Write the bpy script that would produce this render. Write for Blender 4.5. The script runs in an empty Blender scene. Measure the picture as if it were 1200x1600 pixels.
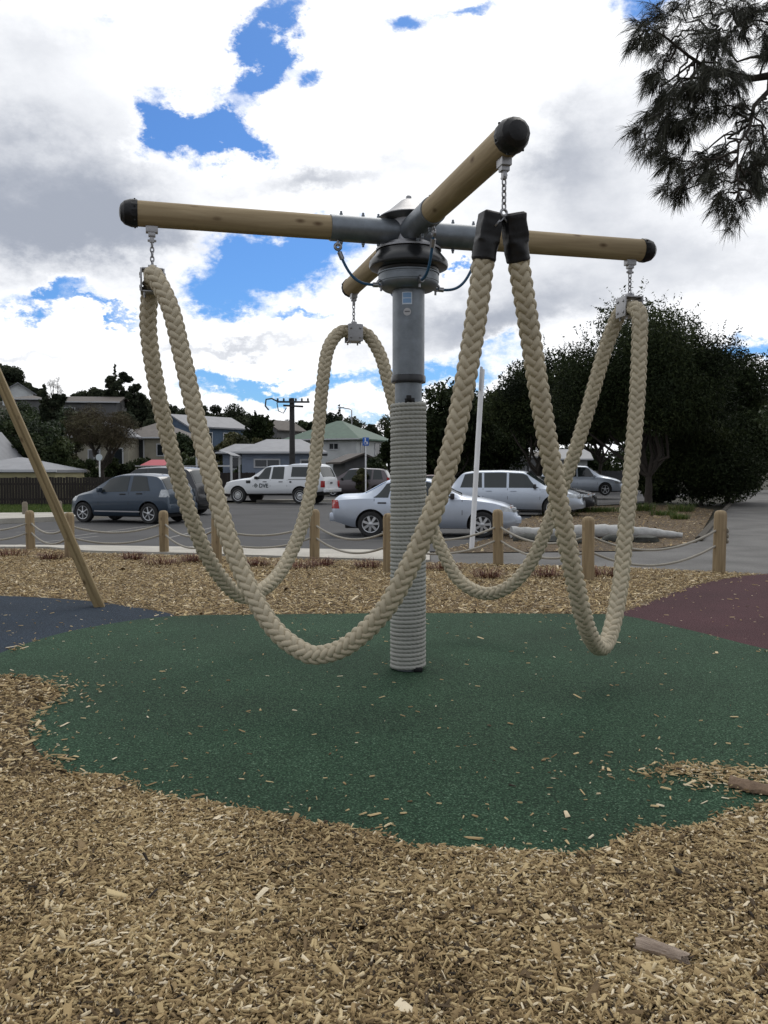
import bpy, bmesh, math, random
import numpy as np
from mathutils import Vector, Matrix

S = bpy.context.scene
COL = S.collection
R = math.radians
rng = np.random.default_rng(7)
random.seed(7)

# ------------------------------------------------------------------ camera
H = 1.59
F = 1340.0                      # focal length in pixels of the 1200x1600 photograph
PITCH = math.atan(65 / F)
cam = bpy.data.cameras.new('camera')
cam.sensor_fit = 'VERTICAL'
cam.sensor_height = 36
cam.lens = 36 * F / 1600
cam.clip_end = 3000
cam.clip_start = 0.05
co = bpy.data.objects.new('camera', cam)
COL.objects.link(co)
co.location = (0, 0, H)
co.rotation_euler = (math.pi / 2 - PITCH, 0, R(0.15))
S.camera = co
S.view_settings.view_transform = 'Standard'
S.view_settings.look = 'None'
S.view_settings.gamma = 1
S.view_settings.exposure = 0.30
cp, sp = math.cos(PITCH), math.sin(PITCH)


def ray(px, py):
    x = (px - 600) / F
    y = -(py - 800) / F
    return np.array([x, cp + sp * y, -sp + cp * y])


def G(px, py, z=0.0):
    """ground point seen at a photograph pixel"""
    r = ray(px, py)
    t = (z - H) / r[2]
    return np.array([r[0] * t, r[1] * t, z])


def At(px, py, D):
    """world point at distance D (along y) seen at a photograph pixel"""
    r = ray(px, py)
    t = D / r[1]
    return np.array([r[0] * t, D, H + r[2] * t])


# ------------------------------------------------------------------ world: sky and clouds
W = bpy.data.worlds.new('World')
S.world = W
W.use_nodes = True
nt = W.node_tree
nt.nodes.clear()
L = nt.links.new


def N(t, **k):
    n = nt.nodes.new(t)
    for a, b in k.items():
        setattr(n, a, b)
    return n


def M(op, a, b=None, c=None, clamp=False):
    n = N('ShaderNodeMath', operation=op, use_clamp=clamp)
    for i, v in enumerate((a, b, c)):
        if v is None:
            continue
        if isinstance(v, (int, float)):
            n.inputs[i].default_value = v
        else:
            L(v, n.inputs[i])
    return n.outputs[0]


def sstep(v, lo, hi):
    n = N('ShaderNodeMapRange', interpolation_type='SMOOTHSTEP')
    L(v, n.inputs[0])
    n.inputs[1].default_value = lo
    n.inputs[2].default_value = hi
    return n.outputs[0]


SUN_EL, SUN_AZ = 50, 12        # azimuth measured from +y towards +x
sky = N('ShaderNodeTexSky', sky_type='NISHITA')
sky.sun_disc = False
sky.sun_elevation = R(SUN_EL)
sky.sun_rotation = R(SUN_AZ)
sky.air_density = 1.0
sky.dust_density = 0.6
sky.ozone_density = 2.0
tc = N('ShaderNodeTexCoord')
sep = N('ShaderNodeSeparateXYZ')
L(tc.outputs['Generated'], sep.inputs[0])
az = M('ARCTAN2', sep.outputs[0], sep.outputs[1])
el = M('ARCSINE', sep.outputs[2])
cmb = N('ShaderNodeCombineXYZ')
L(az, cmb.inputs[0])
L(M('MULTIPLY', el, 1.0), cmb.inputs[1])


def noise(scale, detail, rough, off=0.0, ystretch=1.0, dist=0.0):
    mp = N('ShaderNodeMapping')
    mp.inputs['Location'].default_value = (off, off * 0.7, off * 1.3)
    mp.inputs['Scale'].default_value = (1, 1, ystretch)
    L(tc.outputs['Generated'], mp.inputs[0])
    n = N('ShaderNodeTexNoise')
    L(mp.outputs[0], n.inputs[0])
    n.inputs['Scale'].default_value = scale
    n.inputs['Detail'].default_value = detail
    n.inputs['Roughness'].default_value = rough
    n.inputs['Distortion'].default_value = dist
    return n


warp = noise(7.5, 10, 0.66, 3.1, 1.6)
w1 = N('ShaderNodeVectorMath', operation='SUBTRACT')
L(warp.outputs['Color'], w1.inputs[0])
w1.inputs[1].default_value = (0.5, 0.5, 0.5)
w2 = N('ShaderNodeVectorMath', operation='MULTIPLY')
L(w1.outputs[0], w2.inputs[0])
w2.inputs[1].default_value = (0.21, 0.15, 0)
w3 = N('ShaderNodeVectorMath', operation='ADD')
L(cmb.outputs[0], w3.inputs[0])
L(w2.outputs[0], w3.inputs[1])
UV = w3.outputs[0]


def blobs(lst):
    tot = None
    for (px, py, rx, ry, rot, wgt) in lst:
        d = ray(px, py)
        d = d / np.linalg.norm(d)
        mp = N('ShaderNodeMapping', vector_type='TEXTURE')
        mp.inputs['Location'].default_value = (math.atan2(d[0], d[1]), math.asin(d[2]), 0)
        mp.inputs['Rotation'].default_value = (0, 0, R(rot))
        mp.inputs['Scale'].default_value = (rx / F, ry / F, 1)
        L(UV, mp.inputs[0])
        dt = N('ShaderNodeVectorMath', operation='DOT_PRODUCT')
        L(mp.outputs[0], dt.inputs[0])
        L(mp.outputs[0], dt.inputs[1])
        g = M('MULTIPLY', M('POWER', 2.718, M('MULTIPLY', dt.outputs['Value'], -1.0)), wgt)
        tot = g if tot is None else M('ADD', tot, g)
    return tot


GAPS = [(258, 182, 40, 58, 20, 1.1), (300, 205, 66, 22, 0, .8), (345, 215, 50, 16, -20, .65), (402, 75, 31, 100, -28, 1.1), (470, 125, 34, 22, 0, .8),
        (640, 25, 46, 26, 0, .9), (745, 8, 50, 16, 0, .75), (985, 0, 60, 40, 0, .9), (480, 400, 135, 44, 6, 1.1), (380, 405, 60, 60, 0, .7),
        (340, 470, 60, 22, 0, .7), (60, 465, 80, 13, 4, .85), (170, 487, 90, 8, 0, .75), (470, 490, 45, 10, -8, .7), (430, 605, 190, 15, 5, .85),
        (330, 600, 60, 14, 0, .6), (700, 575, 130, 22, 0, .8), (560, 640, 160, 9, 0, .6), (1190, 545, 60, 22, 0, .9), (770, 545, 60, 14, 0, .6),
        (715, 410, 26, 7, 0, .7), (190, 30, 40, 20, 0, .35)]
GREY = [(70, 310, 190, 105, 0, .85), (140, 370, 190, 45, 0, .6), (480, 275, 110, 26, 4, .75), (120, 80, 160, 60, 0, .28), (900, 330, 240, 130, 20, .36),
        (960, 200, 90, 120, 0, .2), (720, 510, 130, 40, 0, .55), (830, 470, 130, 50, 0, .35), (350, 548, 120, 10, 0, .5), (560, 560, 120, 20, 0, .3),
        (1120, 420, 140, 60, 0, .35), (860, 225, 60, 60, 0, .35), (60, 550, 80, 9, 0, .4)]
nz = noise(10.0, 14, 0.68, 1.7, 1.5)
nzf = M('SUBTRACT', nz.outputs[0], 0.5)
gap = M('ADD', blobs(GAPS), M('MULTIPLY', nzf, 1.1))
# away from the part of the sky in the photograph: broken cloud
bb = noise(2.2, 8, 0.55, 9.0, 1.8)
behind = sstep(M('MULTIPLY', sep.outputs[1], -1.0), -0.35, 0.1)
gap = M('ADD', gap, M('MULTIPLY', behind, M('MULTIPLY', M('SUBTRACT', bb.outputs[0], 0.56), 1.6)))
clear = sstep(gap, 0.27, 0.84)
thin = sstep(gap, 0.05, 0.45)
ng = noise(5.0, 10, 0.6, 5.3, 1.8)
grey = M('ADD', blobs(GREY), M('MULTIPLY', M('SUBTRACT', ng.outputs[0], 0.5), 0.9))
# unseen cloud behind the camera darkened to cut fill light, bright broken cloud ahead
grey = sstep(grey, -0.12, 1.0)
grey = M('MAXIMUM', grey, M('MULTIPLY', sstep(M('MULTIPLY', sep.outputs[1], -1.0), -0.25, 0.45), M('ADD', 0.66, M('MULTIPLY', M('SUBTRACT', ng.outputs[0], 0.5), 0.8))))
grey = M('MULTIPLY', grey, M('SUBTRACT', 1.0, M('MULTIPLY', thin, 0.55)))
cc = N('ShaderNodeMixRGB')
L(grey, cc.inputs[0])
CW, CG = 9.6, 1.0
cc.inputs[1].default_value = (1.0 * CW, 1.01 * CW, 1.03 * CW, 1)
cc.inputs[2].default_value = (3.2, 3.5, 4.15, 1)
bl = N('ShaderNodeMixRGB', blend_type='MULTIPLY')
bl.inputs[0].default_value = 1
L(sky.outputs[0], bl.inputs[1])
bl.inputs[2].default_value = (0.32, 0.56, 0.88, 1)
mx = N('ShaderNodeMixRGB')
L(clear, mx.inputs[0])
L(cc.outputs[0], mx.inputs[1])
L(bl.outputs[0], mx.inputs[2])
bg = N('ShaderNodeBackground')
bg.inputs[1].default_value = 0.1
L(mx.outputs[0], bg.inputs[0])
wo = N('ShaderNodeOutputWorld')
L(bg.outputs[0], wo.inputs[0])

sl = bpy.data.lights.new('sun', 'SUN')
sl.energy = 0.7
sl.angle = R(28)
sl.color = (1, 0.95, 0.88)
so = bpy.data.objects.new('sun', sl)
COL.objects.link(so)
sd = Vector((math.sin(R(SUN_AZ)) * math.cos(R(SUN_EL)), math.cos(R(SUN_AZ)) * math.cos(R(SUN_EL)), math.sin(R(SUN_EL))))
so.rotation_euler = sd.to_track_quat('Z', 'Y').to_euler()
so.location = sd * 50


# ------------------------------------------------------------------ materials
def mat(name, col, rough=0.6, metal=0.0, var=0.0, vscale=5.0, bump=0.0, bscale=40.0, col2=None, vstretch=(1, 1, 1), coat=0.0, spec=None, detail=6):
    m = bpy.data.materials.new(name)
    m.use_nodes = True
    t = m.node_tree
    p = t.nodes['Principled BSDF']
    p.inputs['Base Color'].default_value = (*col, 1)
    p.inputs['Roughness'].default_value = rough
    p.inputs['Metallic'].default_value = metal
    if coat:
        p.inputs['Coat Weight'].default_value = coat
        p.inputs['Coat Roughness'].default_value = 0.08
    if spec is not None:
        p.inputs['Specular IOR Level'].default_value = spec
    if var or bump or col2:
        c = t.nodes.new('ShaderNodeTexCoord')
        mp = t.nodes.new('ShaderNodeMapping')
        mp.inputs['Scale'].default_value = vstretch
        t.links.new(c.outputs['Object'], mp.inputs[0])
    if var or col2:
        n = t.nodes.new('ShaderNodeTexNoise')
        n.inputs['Scale'].default_value = vscale
        n.inputs['Detail'].default_value = detail
        n.inputs['Roughness'].default_value = 0.65
        t.links.new(mp.outputs[0], n.inputs[0])
        r = t.nodes.new('ShaderNodeValToRGB')
        c1 = col
        c2_ = col2 if col2 else tuple(min(1, x * (1 + var)) for x in col)
        if not col2:
            c1 = tuple(x * (1 - var) for x in col)
        r.color_ramp.elements[0].color = (*c1, 1)
        r.color_ramp.elements[1].color = (*c2_, 1)
        r.color_ramp.elements[0].position = 0.3
        r.color_ramp.elements[1].position = 0.7
        t.links.new(n.outputs[0], r.inputs[0])
        t.links.new(r.outputs[0], p.inputs['Base Color'])
    if bump:
        n2 = t.nodes.new('ShaderNodeTexNoise')
        n2.inputs['Scale'].default_value = bscale
        n2.inputs['Detail'].default_value = 4
        t.links.new(mp.outputs[0], n2.inputs[0])
        b = t.nodes.new('ShaderNodeBump')
        b.inputs['Strength'].default_value = bump
        b.inputs['Distance'].default_value = 0.02
        t.links.new(n2.outputs[0], b.inputs['Height'])
        t.links.new(b.outputs[0], p.inputs['Normal'])
    return m


def ramp_mat(name, stops, rough=0.8, attr='rnd', spec=0.3, trans=0.0):
    """colour picked by a per-piece random attribute"""
    m = bpy.data.materials.new(name)
    m.use_nodes = True
    t = m.node_tree
    p = t.nodes['Principled BSDF']
    p.inputs['Roughness'].default_value = rough
    p.inputs['Specular IOR Level'].default_value = spec
    a = t.nodes.new('ShaderNodeAttribute')
    a.attribute_name = attr
    r = t.nodes.new('ShaderNodeValToRGB')
    el_ = r.color_ramp.elements
    for i, (pos, c) in enumerate(stops):
        e = el_[i] if i < 2 else el_.new(pos)
        e.position = pos
        e.color = (*c, 1)
    t.links.new(a.outputs['Fac'], r.inputs[0])
    t.links.new(r.outputs[0], p.inputs['Base Color'])
    if trans:
        tr = t.nodes.new('ShaderNodeBsdfTranslucent')
        t.links.new(r.outputs[0], tr.inputs[0])
        mxs = t.nodes.new('ShaderNodeMixShader')
        mxs.inputs[0].default_value = trans
        t.links.new(p.outputs[0], mxs.inputs[1])
        t.links.new(tr.outputs[0], mxs.inputs[2])
        t.links.new(mxs.outputs[0], t.nodes['Material Output'].inputs[0])
    return m


MT = {}
MT['braid'] = mat('braid_rope', (0.43, 0.375, 0.268), 0.75, var=0.14, vscale=3.0, bump=0.12, bscale=160)
MT['pole_rope'] = mat('pole_rope', (0.31, 0.31, 0.28), 0.7, var=0.12, vscale=4, bump=0.1, bscale=150)
MT['barrier_rope'] = mat('barrier_rope', (0.30, 0.28, 0.235), 0.8, var=0.12, vscale=6)
MT['steel'] = mat('galvanised_steel', (0.165, 0.185, 0.205), 0.42, 0.5, var=0.22, vscale=9, bump=0.03, bscale=30, detail=8)
MT['stainless'] = mat('stainless_steel', (0.30, 0.30, 0.31), 0.45, 0.8, var=0.12, vscale=20)
MT['chain'] = mat('chain_steel', (0.28, 0.28, 0.29), 0.35, 0.8)
MT['alu'] = mat('aluminium_plate', (0.38, 0.38, 0.39), 0.45, 0.6, var=0.06)
MT['black'] = mat('black_rubber', (0.010, 0.010, 0.011), 0.45, var=0.3, vscale=12, bump=0.12, bscale=30, spec=0.3)
MT['blackgloss'] = mat('black_plastic', (0.014, 0.015, 0.017), 0.28)
MT['blue_cable'] = mat('blue_cable', (0.012, 0.075, 0.16), 0.5)
MT['bluewhite'] = mat('sticker_blue', (0.20, 0.34, 0.55), 0.5)
MT['white'] = mat('white_paint', (0.75, 0.76, 0.77), 0.45, var=0.05)


def wood(name, c1, c2, knots=True, axis=0):
    """timber with grain along one axis, knots and cracks"""
    m = bpy.data.materials.new(name)
    m.use_nodes = True
    t = m.node_tree
    p = t.nodes['Principled BSDF']
    p.inputs['Roughness'].default_value = 0.75
    p.inputs['Specular IOR Level'].default_value = 0.25
    c = t.nodes.new('ShaderNodeTexCoord')
    mp = t.nodes.new('ShaderNodeMapping')
    sc = [14, 14, 14]
    sc[axis] = 0.8
    mp.inputs['Scale'].default_value = sc
    t.links.new(c.outputs['Object'], mp.inputs[0])
    n = t.nodes.new('ShaderNodeTexNoise')
    n.inputs['Scale'].default_value = 1.6
    n.inputs['Detail'].default_value = 8
    n.inputs['Distortion'].default_value = 0.6
    t.links.new(mp.outputs[0], n.inputs[0])
    r = t.nodes.new('ShaderNodeValToRGB')
    r.color_ramp.elements[0].position = 0.33
    r.color_ramp.elements[1].position = 0.68
    r.color_ramp.elements[0].color = (*c1, 1)
    r.color_ramp.elements[1].color = (*c2, 1)
    t.links.new(n.outputs[0], r.inputs[0])
    last = r.outputs[0]
    if knots:
        mp2 = t.nodes.new('ShaderNodeMapping')
        sc2 = [11, 11, 11]
        sc2[axis] = 5.0
        mp2.inputs['Scale'].default_value = sc2
        t.links.new(c.outputs['Object'], mp2.inputs[0])
        v = t.nodes.new('ShaderNodeTexVoronoi')
        v.inputs['Scale'].default_value = 0.8
        t.links.new(mp2.outputs[0], v.inputs[0])
        rr = t.nodes.new('ShaderNodeValToRGB')
        rr.color_ramp.elements[0].position = 0.05
        rr.color_ramp.elements[0].color = (0.26, 0.19, 0.15, 1)
        rr.color_ramp.elements[1].position = 0.20
        rr.color_ramp.elements[1].color = (1, 1, 1, 1)
        t.links.new(v.outputs['Distance'], rr.inputs[0])
        mm = t.nodes.new('ShaderNodeMixRGB')
        mm.blend_type = 'MULTIPLY'
        mm.inputs[0].default_value = 0.85
        t.links.new(last, mm.inputs[1])
        t.links.new(rr.outputs[0], mm.inputs[2])
        last = mm.outputs[0]
    t.links.new(last, p.inputs['Base Color'])
    b = t.nodes.new('ShaderNodeBump')
    b.inputs['Strength'].default_value = 0.25
    b.inputs['Distance'].default_value = 0.01
    t.links.new(n.outputs[0], b.inputs['Height'])
    t.links.new(b.outputs[0], p.inputs['Normal'])
    return m


MT['arm_wood'] = wood('arm_timber', (0.27, 0.205, 0.118), (0.40, 0.315, 0.195), True, 0)
MT['post_wood'] = wood('bollard_timber', (0.20, 0.148, 0.085), (0.32, 0.245, 0.145), True, 2)
MT['beam_wood'] = wood('beam_timber', (0.18, 0.135, 0.068), (0.28, 0.212, 0.112), True, 2)


# ------------------------------------------------------------------ mesh helpers
class MB:
    def __init__(s):
        s.v, s.f = [], []

    def add(s, v, f):
        o = len(s.v)
        s.v.extend([tuple(map(float, q)) for q in v])
        s.f.extend([tuple(o + i for i in q) for q in f])
        return s

    def box(s, c, size, rot=None, bev=0.0):
        bm = bmesh.new()
        bmesh.ops.create_cube(bm, size=1)
        for v in bm.verts:
            v.co = Vector((v.co.x * size[0], v.co.y * size[1], v.co.z * size[2]))
        if bev:
            bmesh.ops.bevel(bm, geom=bm.edges[:], offset=bev, segments=2, affect='EDGES', profile=0.6)
        mt = Matrix.Translation(Vector(c)) @ (rot.to_4x4() if rot is not None else Matrix.Identity(4))
        bm.verts.index_update()
        s.add([mt @ v.co for v in bm.verts], [[v.index for v in f.verts] for f in bm.faces])
        bm.free()
        return s

    def tube(s, path, rad, n=12, cap=True):
        P = [Vector(p) for p in path]
        k = len(P)
        rads = rad if hasattr(rad, '__len__') else [rad] * k
        T = [((P[min(i + 1, k - 1)] - P[max(i - 1, 0)]).normalized()) for i in range(k)]
        up = Vector((0, 0, 1)) if abs(T[0].z) < 0.9 else Vector((1, 0, 0))
        nrm = (up - T[0] * up.dot(T[0])).normalized()
        vs, fs = [], []
        for i in range(k):
            nrm = (nrm - T[i] * nrm.dot(T[i])).normalized()
            bn = T[i].cross(nrm)
            for j in range(n):
                a = 2 * math.pi * j / n
                vs.append(P[i] + (nrm * math.cos(a) + bn * math.sin(a)) * rads[i])
        for i in range(k - 1):
            for j in range(n):
                a, b = i * n + j, i * n + (j + 1) % n
                fs.append((a, b, b + n, a + n))
        if cap:
            fs.append(tuple(range(n - 1, -1, -1)))
            fs.append(tuple(range((k - 1) * n, k * n)))
        return s.add(vs, fs)

    def lathe(s, prof, c=(0, 0, 0), axis=None, n=32):
        """prof: (radius, height) pairs, turned round axis (default z)"""
        q = Vector(axis).to_track_quat('Z', 'Y').to_matrix() if axis is not None else Matrix.Identity(3)
        c = Vector(c)
        vs, fs = [], []
        for (r, z) in prof:
            for j in range(n):
                a = 2 * math.pi * j / n
                vs.append(c + q @ Vector((r * math.cos(a), r * math.sin(a), z)))
        k = len(prof)
        for i in range(k - 1):
            for j in range(n):
                a, b = i * n + j, i * n + (j + 1) % n
                fs.append((a, b, b + n, a + n))
        if prof[0][0] > 1e-6:
            fs.append(tuple(range(n - 1, -1, -1)))
        if prof[-1][0] > 1e-6:
            fs.append(tuple(range((k - 1) * n, k * n)))
        return s.add(vs, fs)

    def torus(s, c, R1, r, axis=(0, 0, 1), n=20, m=8, sx=1.0):
        q = Vector(axis).to_track_quat('Z', 'Y').to_matrix()
        vs, fs = [], []
        for i in range(n):
            a = 2 * math.pi * i / n
            for j in range(m):
                b = 2 * math.pi * j / m
                vs.append(Vector(c) + q @ Vector(((R1 + r * math.cos(b)) * math.cos(a) * sx, (R1 + r * math.cos(b)) * math.sin(a), r * math.sin(b))))
        for i in range(n):
            for j in range(m):
                fs.append((i * m + j, ((i + 1) % n) * m + j, ((i + 1) % n) * m + (j + 1) % m, i * m + (j + 1) % m))
        return s.add(vs, fs)

    def prism(s, poly, z0, z1):
        n = len(poly)
        v = [(p[0], p[1], z0) for p in poly] + [(p[0], p[1], z1) for p in poly]
        f = [tuple(range(n - 1, -1, -1)), tuple(range(n, 2 * n))]
        f += [(i, (i + 1) % n, n + (i + 1) % n, n + i) for i in range(n)]
        return s.add(v, f)

    def grid(s, pts):
        """pts[i][j] -> surface"""
        a, b = len(pts), len(pts[0])
        v = [p for row in pts for p in row]
        f = [(i * b + j, i * b + j + 1, (i + 1) * b + j + 1, (i + 1) * b + j) for i in range(a - 1) for j in range(b - 1)]
        return s.add(v, f)

    def build(s, name, material, parent=None, ang=35, loc=None):
        me = bpy.data.meshes.new(name)
        me.from_pydata(s.v, [], s.f)
        me.validate()
        bm = bmesh.new()
        bm.from_mesh(me)
        bmesh.ops.recalc_face_normals(bm, faces=bm.faces)
        bm.to_mesh(me)
        bm.free()
        me.materials.append(MT[material] if isinstance(material, str) else material)
        me.polygons.foreach_set('use_smooth', [True] * len(me.polygons))
        me.set_sharp_from_angle(angle=R(ang))
        o = bpy.data.objects.new(name, me)
        COL.objects.link(o)
        if parent is not None:
            o.parent = parent
        if loc is not None:
            o.location = loc
        return o


def raw(name, V, Fc, material, parent=None, rnd=None, smooth=False):
    """fast mesh from numpy arrays; Fc (n,k) of one face size"""
    me = bpy.data.meshes.new(name)
    n, k = Fc.shape
    me.vertices.add(len(V))
    me.vertices.foreach_set('co', np.ascontiguousarray(V, dtype=np.float32).ravel())
    me.loops.add(n * k)
    me.loops.foreach_set('vertex_index', np.ascontiguousarray(Fc, dtype=np.int32).ravel())
    me.polygons.add(n)
    me.polygons.foreach_set('loop_start', np.arange(0, n * k, k, dtype=np.int32))
    me.polygons.foreach_set('loop_total', np.full(n, k, dtype=np.int32))
    if smooth:
        me.polygons.foreach_set('use_smooth', np.ones(n, dtype=bool))
    me.update(calc_edges=True)
    if rnd is not None:
        a = me.attributes.new('rnd', 'FLOAT', 'POINT')
        a.data.foreach_set('value', np.ascontiguousarray(rnd, dtype=np.float32))
    me.materials.append(MT[material] if isinstance(material, str) else material)
    o = bpy.data.objects.new(name, me)
    COL.objects.link(o)
    if parent is not None:
        o.parent = parent
    return o


def tag(o, label=None, cat=None, group=None, kind=None):
    if label:
        o['label'] = label
    if cat:
        o['category'] = cat
    if group:
        o['group'] = group
    if kind:
        o['kind'] = kind
    return o


def thing(name, label, cat, loc=(0, 0, 0), rz=0.0, group=None):
    o = bpy.data.objects.new(name, None)
    o.empty_display_size = 0.2
    COL.objects.link(o)
    o.location = tuple(map(float, loc))
    o.rotation_euler = (0, 0, rz)
    return tag(o, label, cat, group)


def copy_tree(o, parent=None):
    c = o.copy()
    COL.objects.link(c)
    c.parent = parent
    for ch in list(o.children):
        copy_tree(ch, c)
    return c


def smooth_path(pts, n):
    """Catmull-Rom through pts, resampled to n evenly spaced points"""
    P = np.array(pts, float)
    P = np.vstack([2 * P[0] - P[1], P, 2 * P[-1] - P[-2]])
    out = []
    for i in range(1, len(P) - 2):
        t = np.linspace(0, 1, 24, endpoint=False)[:, None]
        a, b, c, d = P[i - 1], P[i], P[i + 1], P[i + 2]
        out.append(0.5 * (2 * b + (c - a) * t + (2 * a - 5 * b + 4 * c - d) * t ** 2 + (3 * b - a - 3 * c + d) * t ** 3))
    out.append(P[-2][None])
    Q = np.vstack(out)
    s = np.concatenate([[0], np.cumsum(np.linalg.norm(np.diff(Q, axis=0), axis=1))])
    si = np.linspace(0, s[-1], n)
    return np.stack([np.interp(si, s, Q[:, k]) for k in range(3)], 1), s[-1]


def inpoly(x, y, poly):
    poly = np.asarray(poly)[:, :2]
    r = np.zeros(x.shape, bool)
    n = len(poly)
    for i in range(n):
        x1, y1 = poly[i]
        x2, y2 = poly[(i + 1) % n]
        c = ((y1 > y) != (y2 > y)) & (x < (x2 - x1) * (y - y1) / (y2 - y1 + 1e-12) + x1)
        r ^= c
    return r


def distpoly(x, y, poly):
    poly = np.asarray(poly)[:, :2]
    d = np.full(x.shape, 1e9)
    n = len(poly)
    for i in range(n):
        a, b = poly[i], poly[(i + 1) % n]
        e = b - a
        t = np.clip(((x - a[0]) * e[0] + (y - a[1]) * e[1]) / (e @ e + 1e-12), 0, 1)
        d = np.minimum(d, np.hypot(x - a[0] - t * e[0], y - a[1] - t * e[1]))
    return d


def round_poly(pts, n):
    """closed smooth outline through pts"""
    P = np.array([[p[0], p[1], 0] for p in pts], float)
    k = len(P)
    out = []
    for i in range(k):
        t = np.linspace(0, 1, n, endpoint=False)[:, None]
        a, b, c, d = P[i - 1], P[i], P[(i + 1) % k], P[(i + 2) % k]
        out.append(0.5 * (2 * b + (c - a) * t + (2 * a - 5 * b + 4 * c - d) * t ** 2 + (3 * b - a - 3 * c + d) * t ** 3))
    return np.vstack(out)[:, :2]


def sheet(name, poly, z, material, kind='structure'):
    me = bpy.data.meshes.new(name)
    bm = bmesh.new()
    vs = [bm.verts.new((p[0], p[1], z)) for p in poly]
    f = bm.faces.new(vs)
    if f.calc_center_median() is not None:
        bm.normal_update()
        if f.normal.z < 0:
            f.normal_flip()
    bmesh.ops.triangulate(bm, faces=bm.faces[:])
    bm.to_mesh(me)
    bm.free()
    me.materials.append(MT[material])
    o = bpy.data.objects.new(name, me)
    COL.objects.link(o)
    o['kind'] = kind
    return o


# ------------------------------------------------------------------ ground
def sm(t):
    t = np.clip(t, 0, 1)
    return t * t * (3 - 2 * t)


def terr(x, y):
    x = np.asarray(x, float)
    y = np.asarray(y, float)
    h = 12 * sm((-x - 2) / 62) * sm((y - 42) / 95) + 2.0 * sm((y - 90) / 110)
    h = h + 0.5 * np.sin(x * 0.11 + 1) * np.sin(y * 0.09) * sm((y - 60) / 60)
    return h - 0.06


def ground_mat(name, stops, scale, detail=10, rough=0.9, bump=0.3, bdist=0.02, second=None):
    m = bpy.data.materials.new(name)
    m.use_nodes = True
    t = m.node_tree
    p = t.nodes['Principled BSDF']
    p.inputs['Roughness'].default_value = rough
    p.inputs['Specular IOR Level'].default_value = 0.3
    c = t.nodes.new('ShaderNodeTexCoord')
    n = t.nodes.new('ShaderNodeTexNoise')
    n.inputs['Scale'].default_value = scale
    n.inputs['Detail'].default_value = detail
    n.inputs['Roughness'].default_value = 0.7
    t.links.new(c.outputs['Object'], n.inputs[0])
    r = t.nodes.new('ShaderNodeValToRGB')
    e = r.color_ramp.elements
    for i, (pos, col) in enumerate(stops):
        q = e[i] if i < 2 else e.new(pos)
        q.position = pos
        q.color = (*col, 1)
    t.links.new(n.outputs[0], r.inputs[0])
    last = r.outputs[0]
    if second:
        n2 = t.nodes.new('ShaderNodeTexNoise')
        n2.inputs['Scale'].default_value = second[0]
        n2.inputs['Detail'].default_value = 3
        t.links.new(c.outputs['Object'], n2.inputs[0])
        r2 = t.nodes.new('ShaderNodeValToRGB')
        r2.color_ramp.elements[0].position = 0.3
        r2.color_ramp.elements[1].position = 0.7
        a = 1 - second[1]
        r2.color_ramp.elements[0].color = (a, a, a, 1)
        r2.color_ramp.elements[1].color = (1, 1, 1, 1)
        t.links.new(n2.outputs[0], r2.inputs[0])
        mm = t.nodes.new('ShaderNodeMixRGB')
        mm.blend_type = 'MULTIPLY'
        mm.inputs[0].default_value = 1
        t.links.new(last, mm.inputs[1])
        t.links.new(r2.outputs[0], mm.inputs[2])
        last = mm.outputs[0]
    t.links.new(last, p.inputs['Base Color'])
    if bump:
        b = t.nodes.new('ShaderNodeBump')
        b.inputs['Strength'].default_value = bump
        b.inputs['Distance'].default_value = bdist
        t.links.new(n.outputs[0], b.inputs['Height'])
        t.links.new(b.outputs[0], p.inputs['Normal'])
    return m


MT['soil'] = ground_mat('dark_soil', [(0.35, (0.022, 0.020, 0.013)), (0.6, (0.040, 0.038, 0.022)), (0.75, (0.032, 0.045, 0.016))], 1.5)
MT['asphalt'] = ground_mat('asphalt', [(0.3, (0.050, 0.050, 0.052)), (0.7, (0.085, 0.084, 0.084))], 90, 6, 0.85, 0.25, 0.006, (0.6, 0.3))
MT['concrete'] = ground_mat('concrete_strip', [(0.3, (0.40, 0.38, 0.33)), (0.7, (0.55, 0.52, 0.46))], 25, 8, 0.85, 0.1, 0.005, (1.3, 0.25))
MT['path'] = ground_mat('old_path', [(0.3, (0.10, 0.097, 0.093)), (0.7, (0.19, 0.186, 0.178))], 35, 10, 0.9, 0.3, 0.01, (0.9, 0.4))
MT['chipbed'] = ground_mat('chip_bed', [(0.3, (0.045, 0.03, 0.017)), (0.5, (0.15, 0.105, 0.055)), (0.7, (0.30, 0.225, 0.13))], 55, 6, 0.9, 0.9, 0.03, (0.8, 0.3))
MT['mulch'] = ground_mat('mulch', [(0.3, (0.05, 0.034, 0.02)), (0.5, (0.12, 0.085, 0.05)), (0.72, (0.25, 0.19, 0.12))], 40, 6, 0.9, 0.9, 0.03, (0.8, 0.4))
MT['grassbase'] = ground_mat('grass_base', [(0.3, (0.04, 0.065, 0.015)), (0.7, (0.09, 0.12, 0.03))], 8)


def rubber_mat(name, base, fleck, pale):
    m = ground_mat(name, [(0.36, tuple(x * 0.30 for x in base)), (0.5, base), (0.58, fleck), (0.68, pale)], 95, 4, 0.9, 0.8, 0.008, (0.8, 0.36))
    m.node_tree.nodes['Principled BSDF'].inputs['Specular IOR Level'].default_value = 0.2
    return m


MT['rub_green'] = rubber_mat('green_rubber', (0.018, 0.053, 0.027), (0.042, 0.096, 0.052), (0.16, 0.25, 0.17))
MT['rub_blue'] = rubber_mat('blue_rubber', (0.017, 0.029, 0.047), (0.032, 0.052, 0.078), (0.11, 0.14, 0.18))
MT['rub_purple'] = rubber_mat('purple_rubber', (0.060, 0.022, 0.028), (0.095, 0.040, 0.046), (0.18, 0.11, 0.11))

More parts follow.
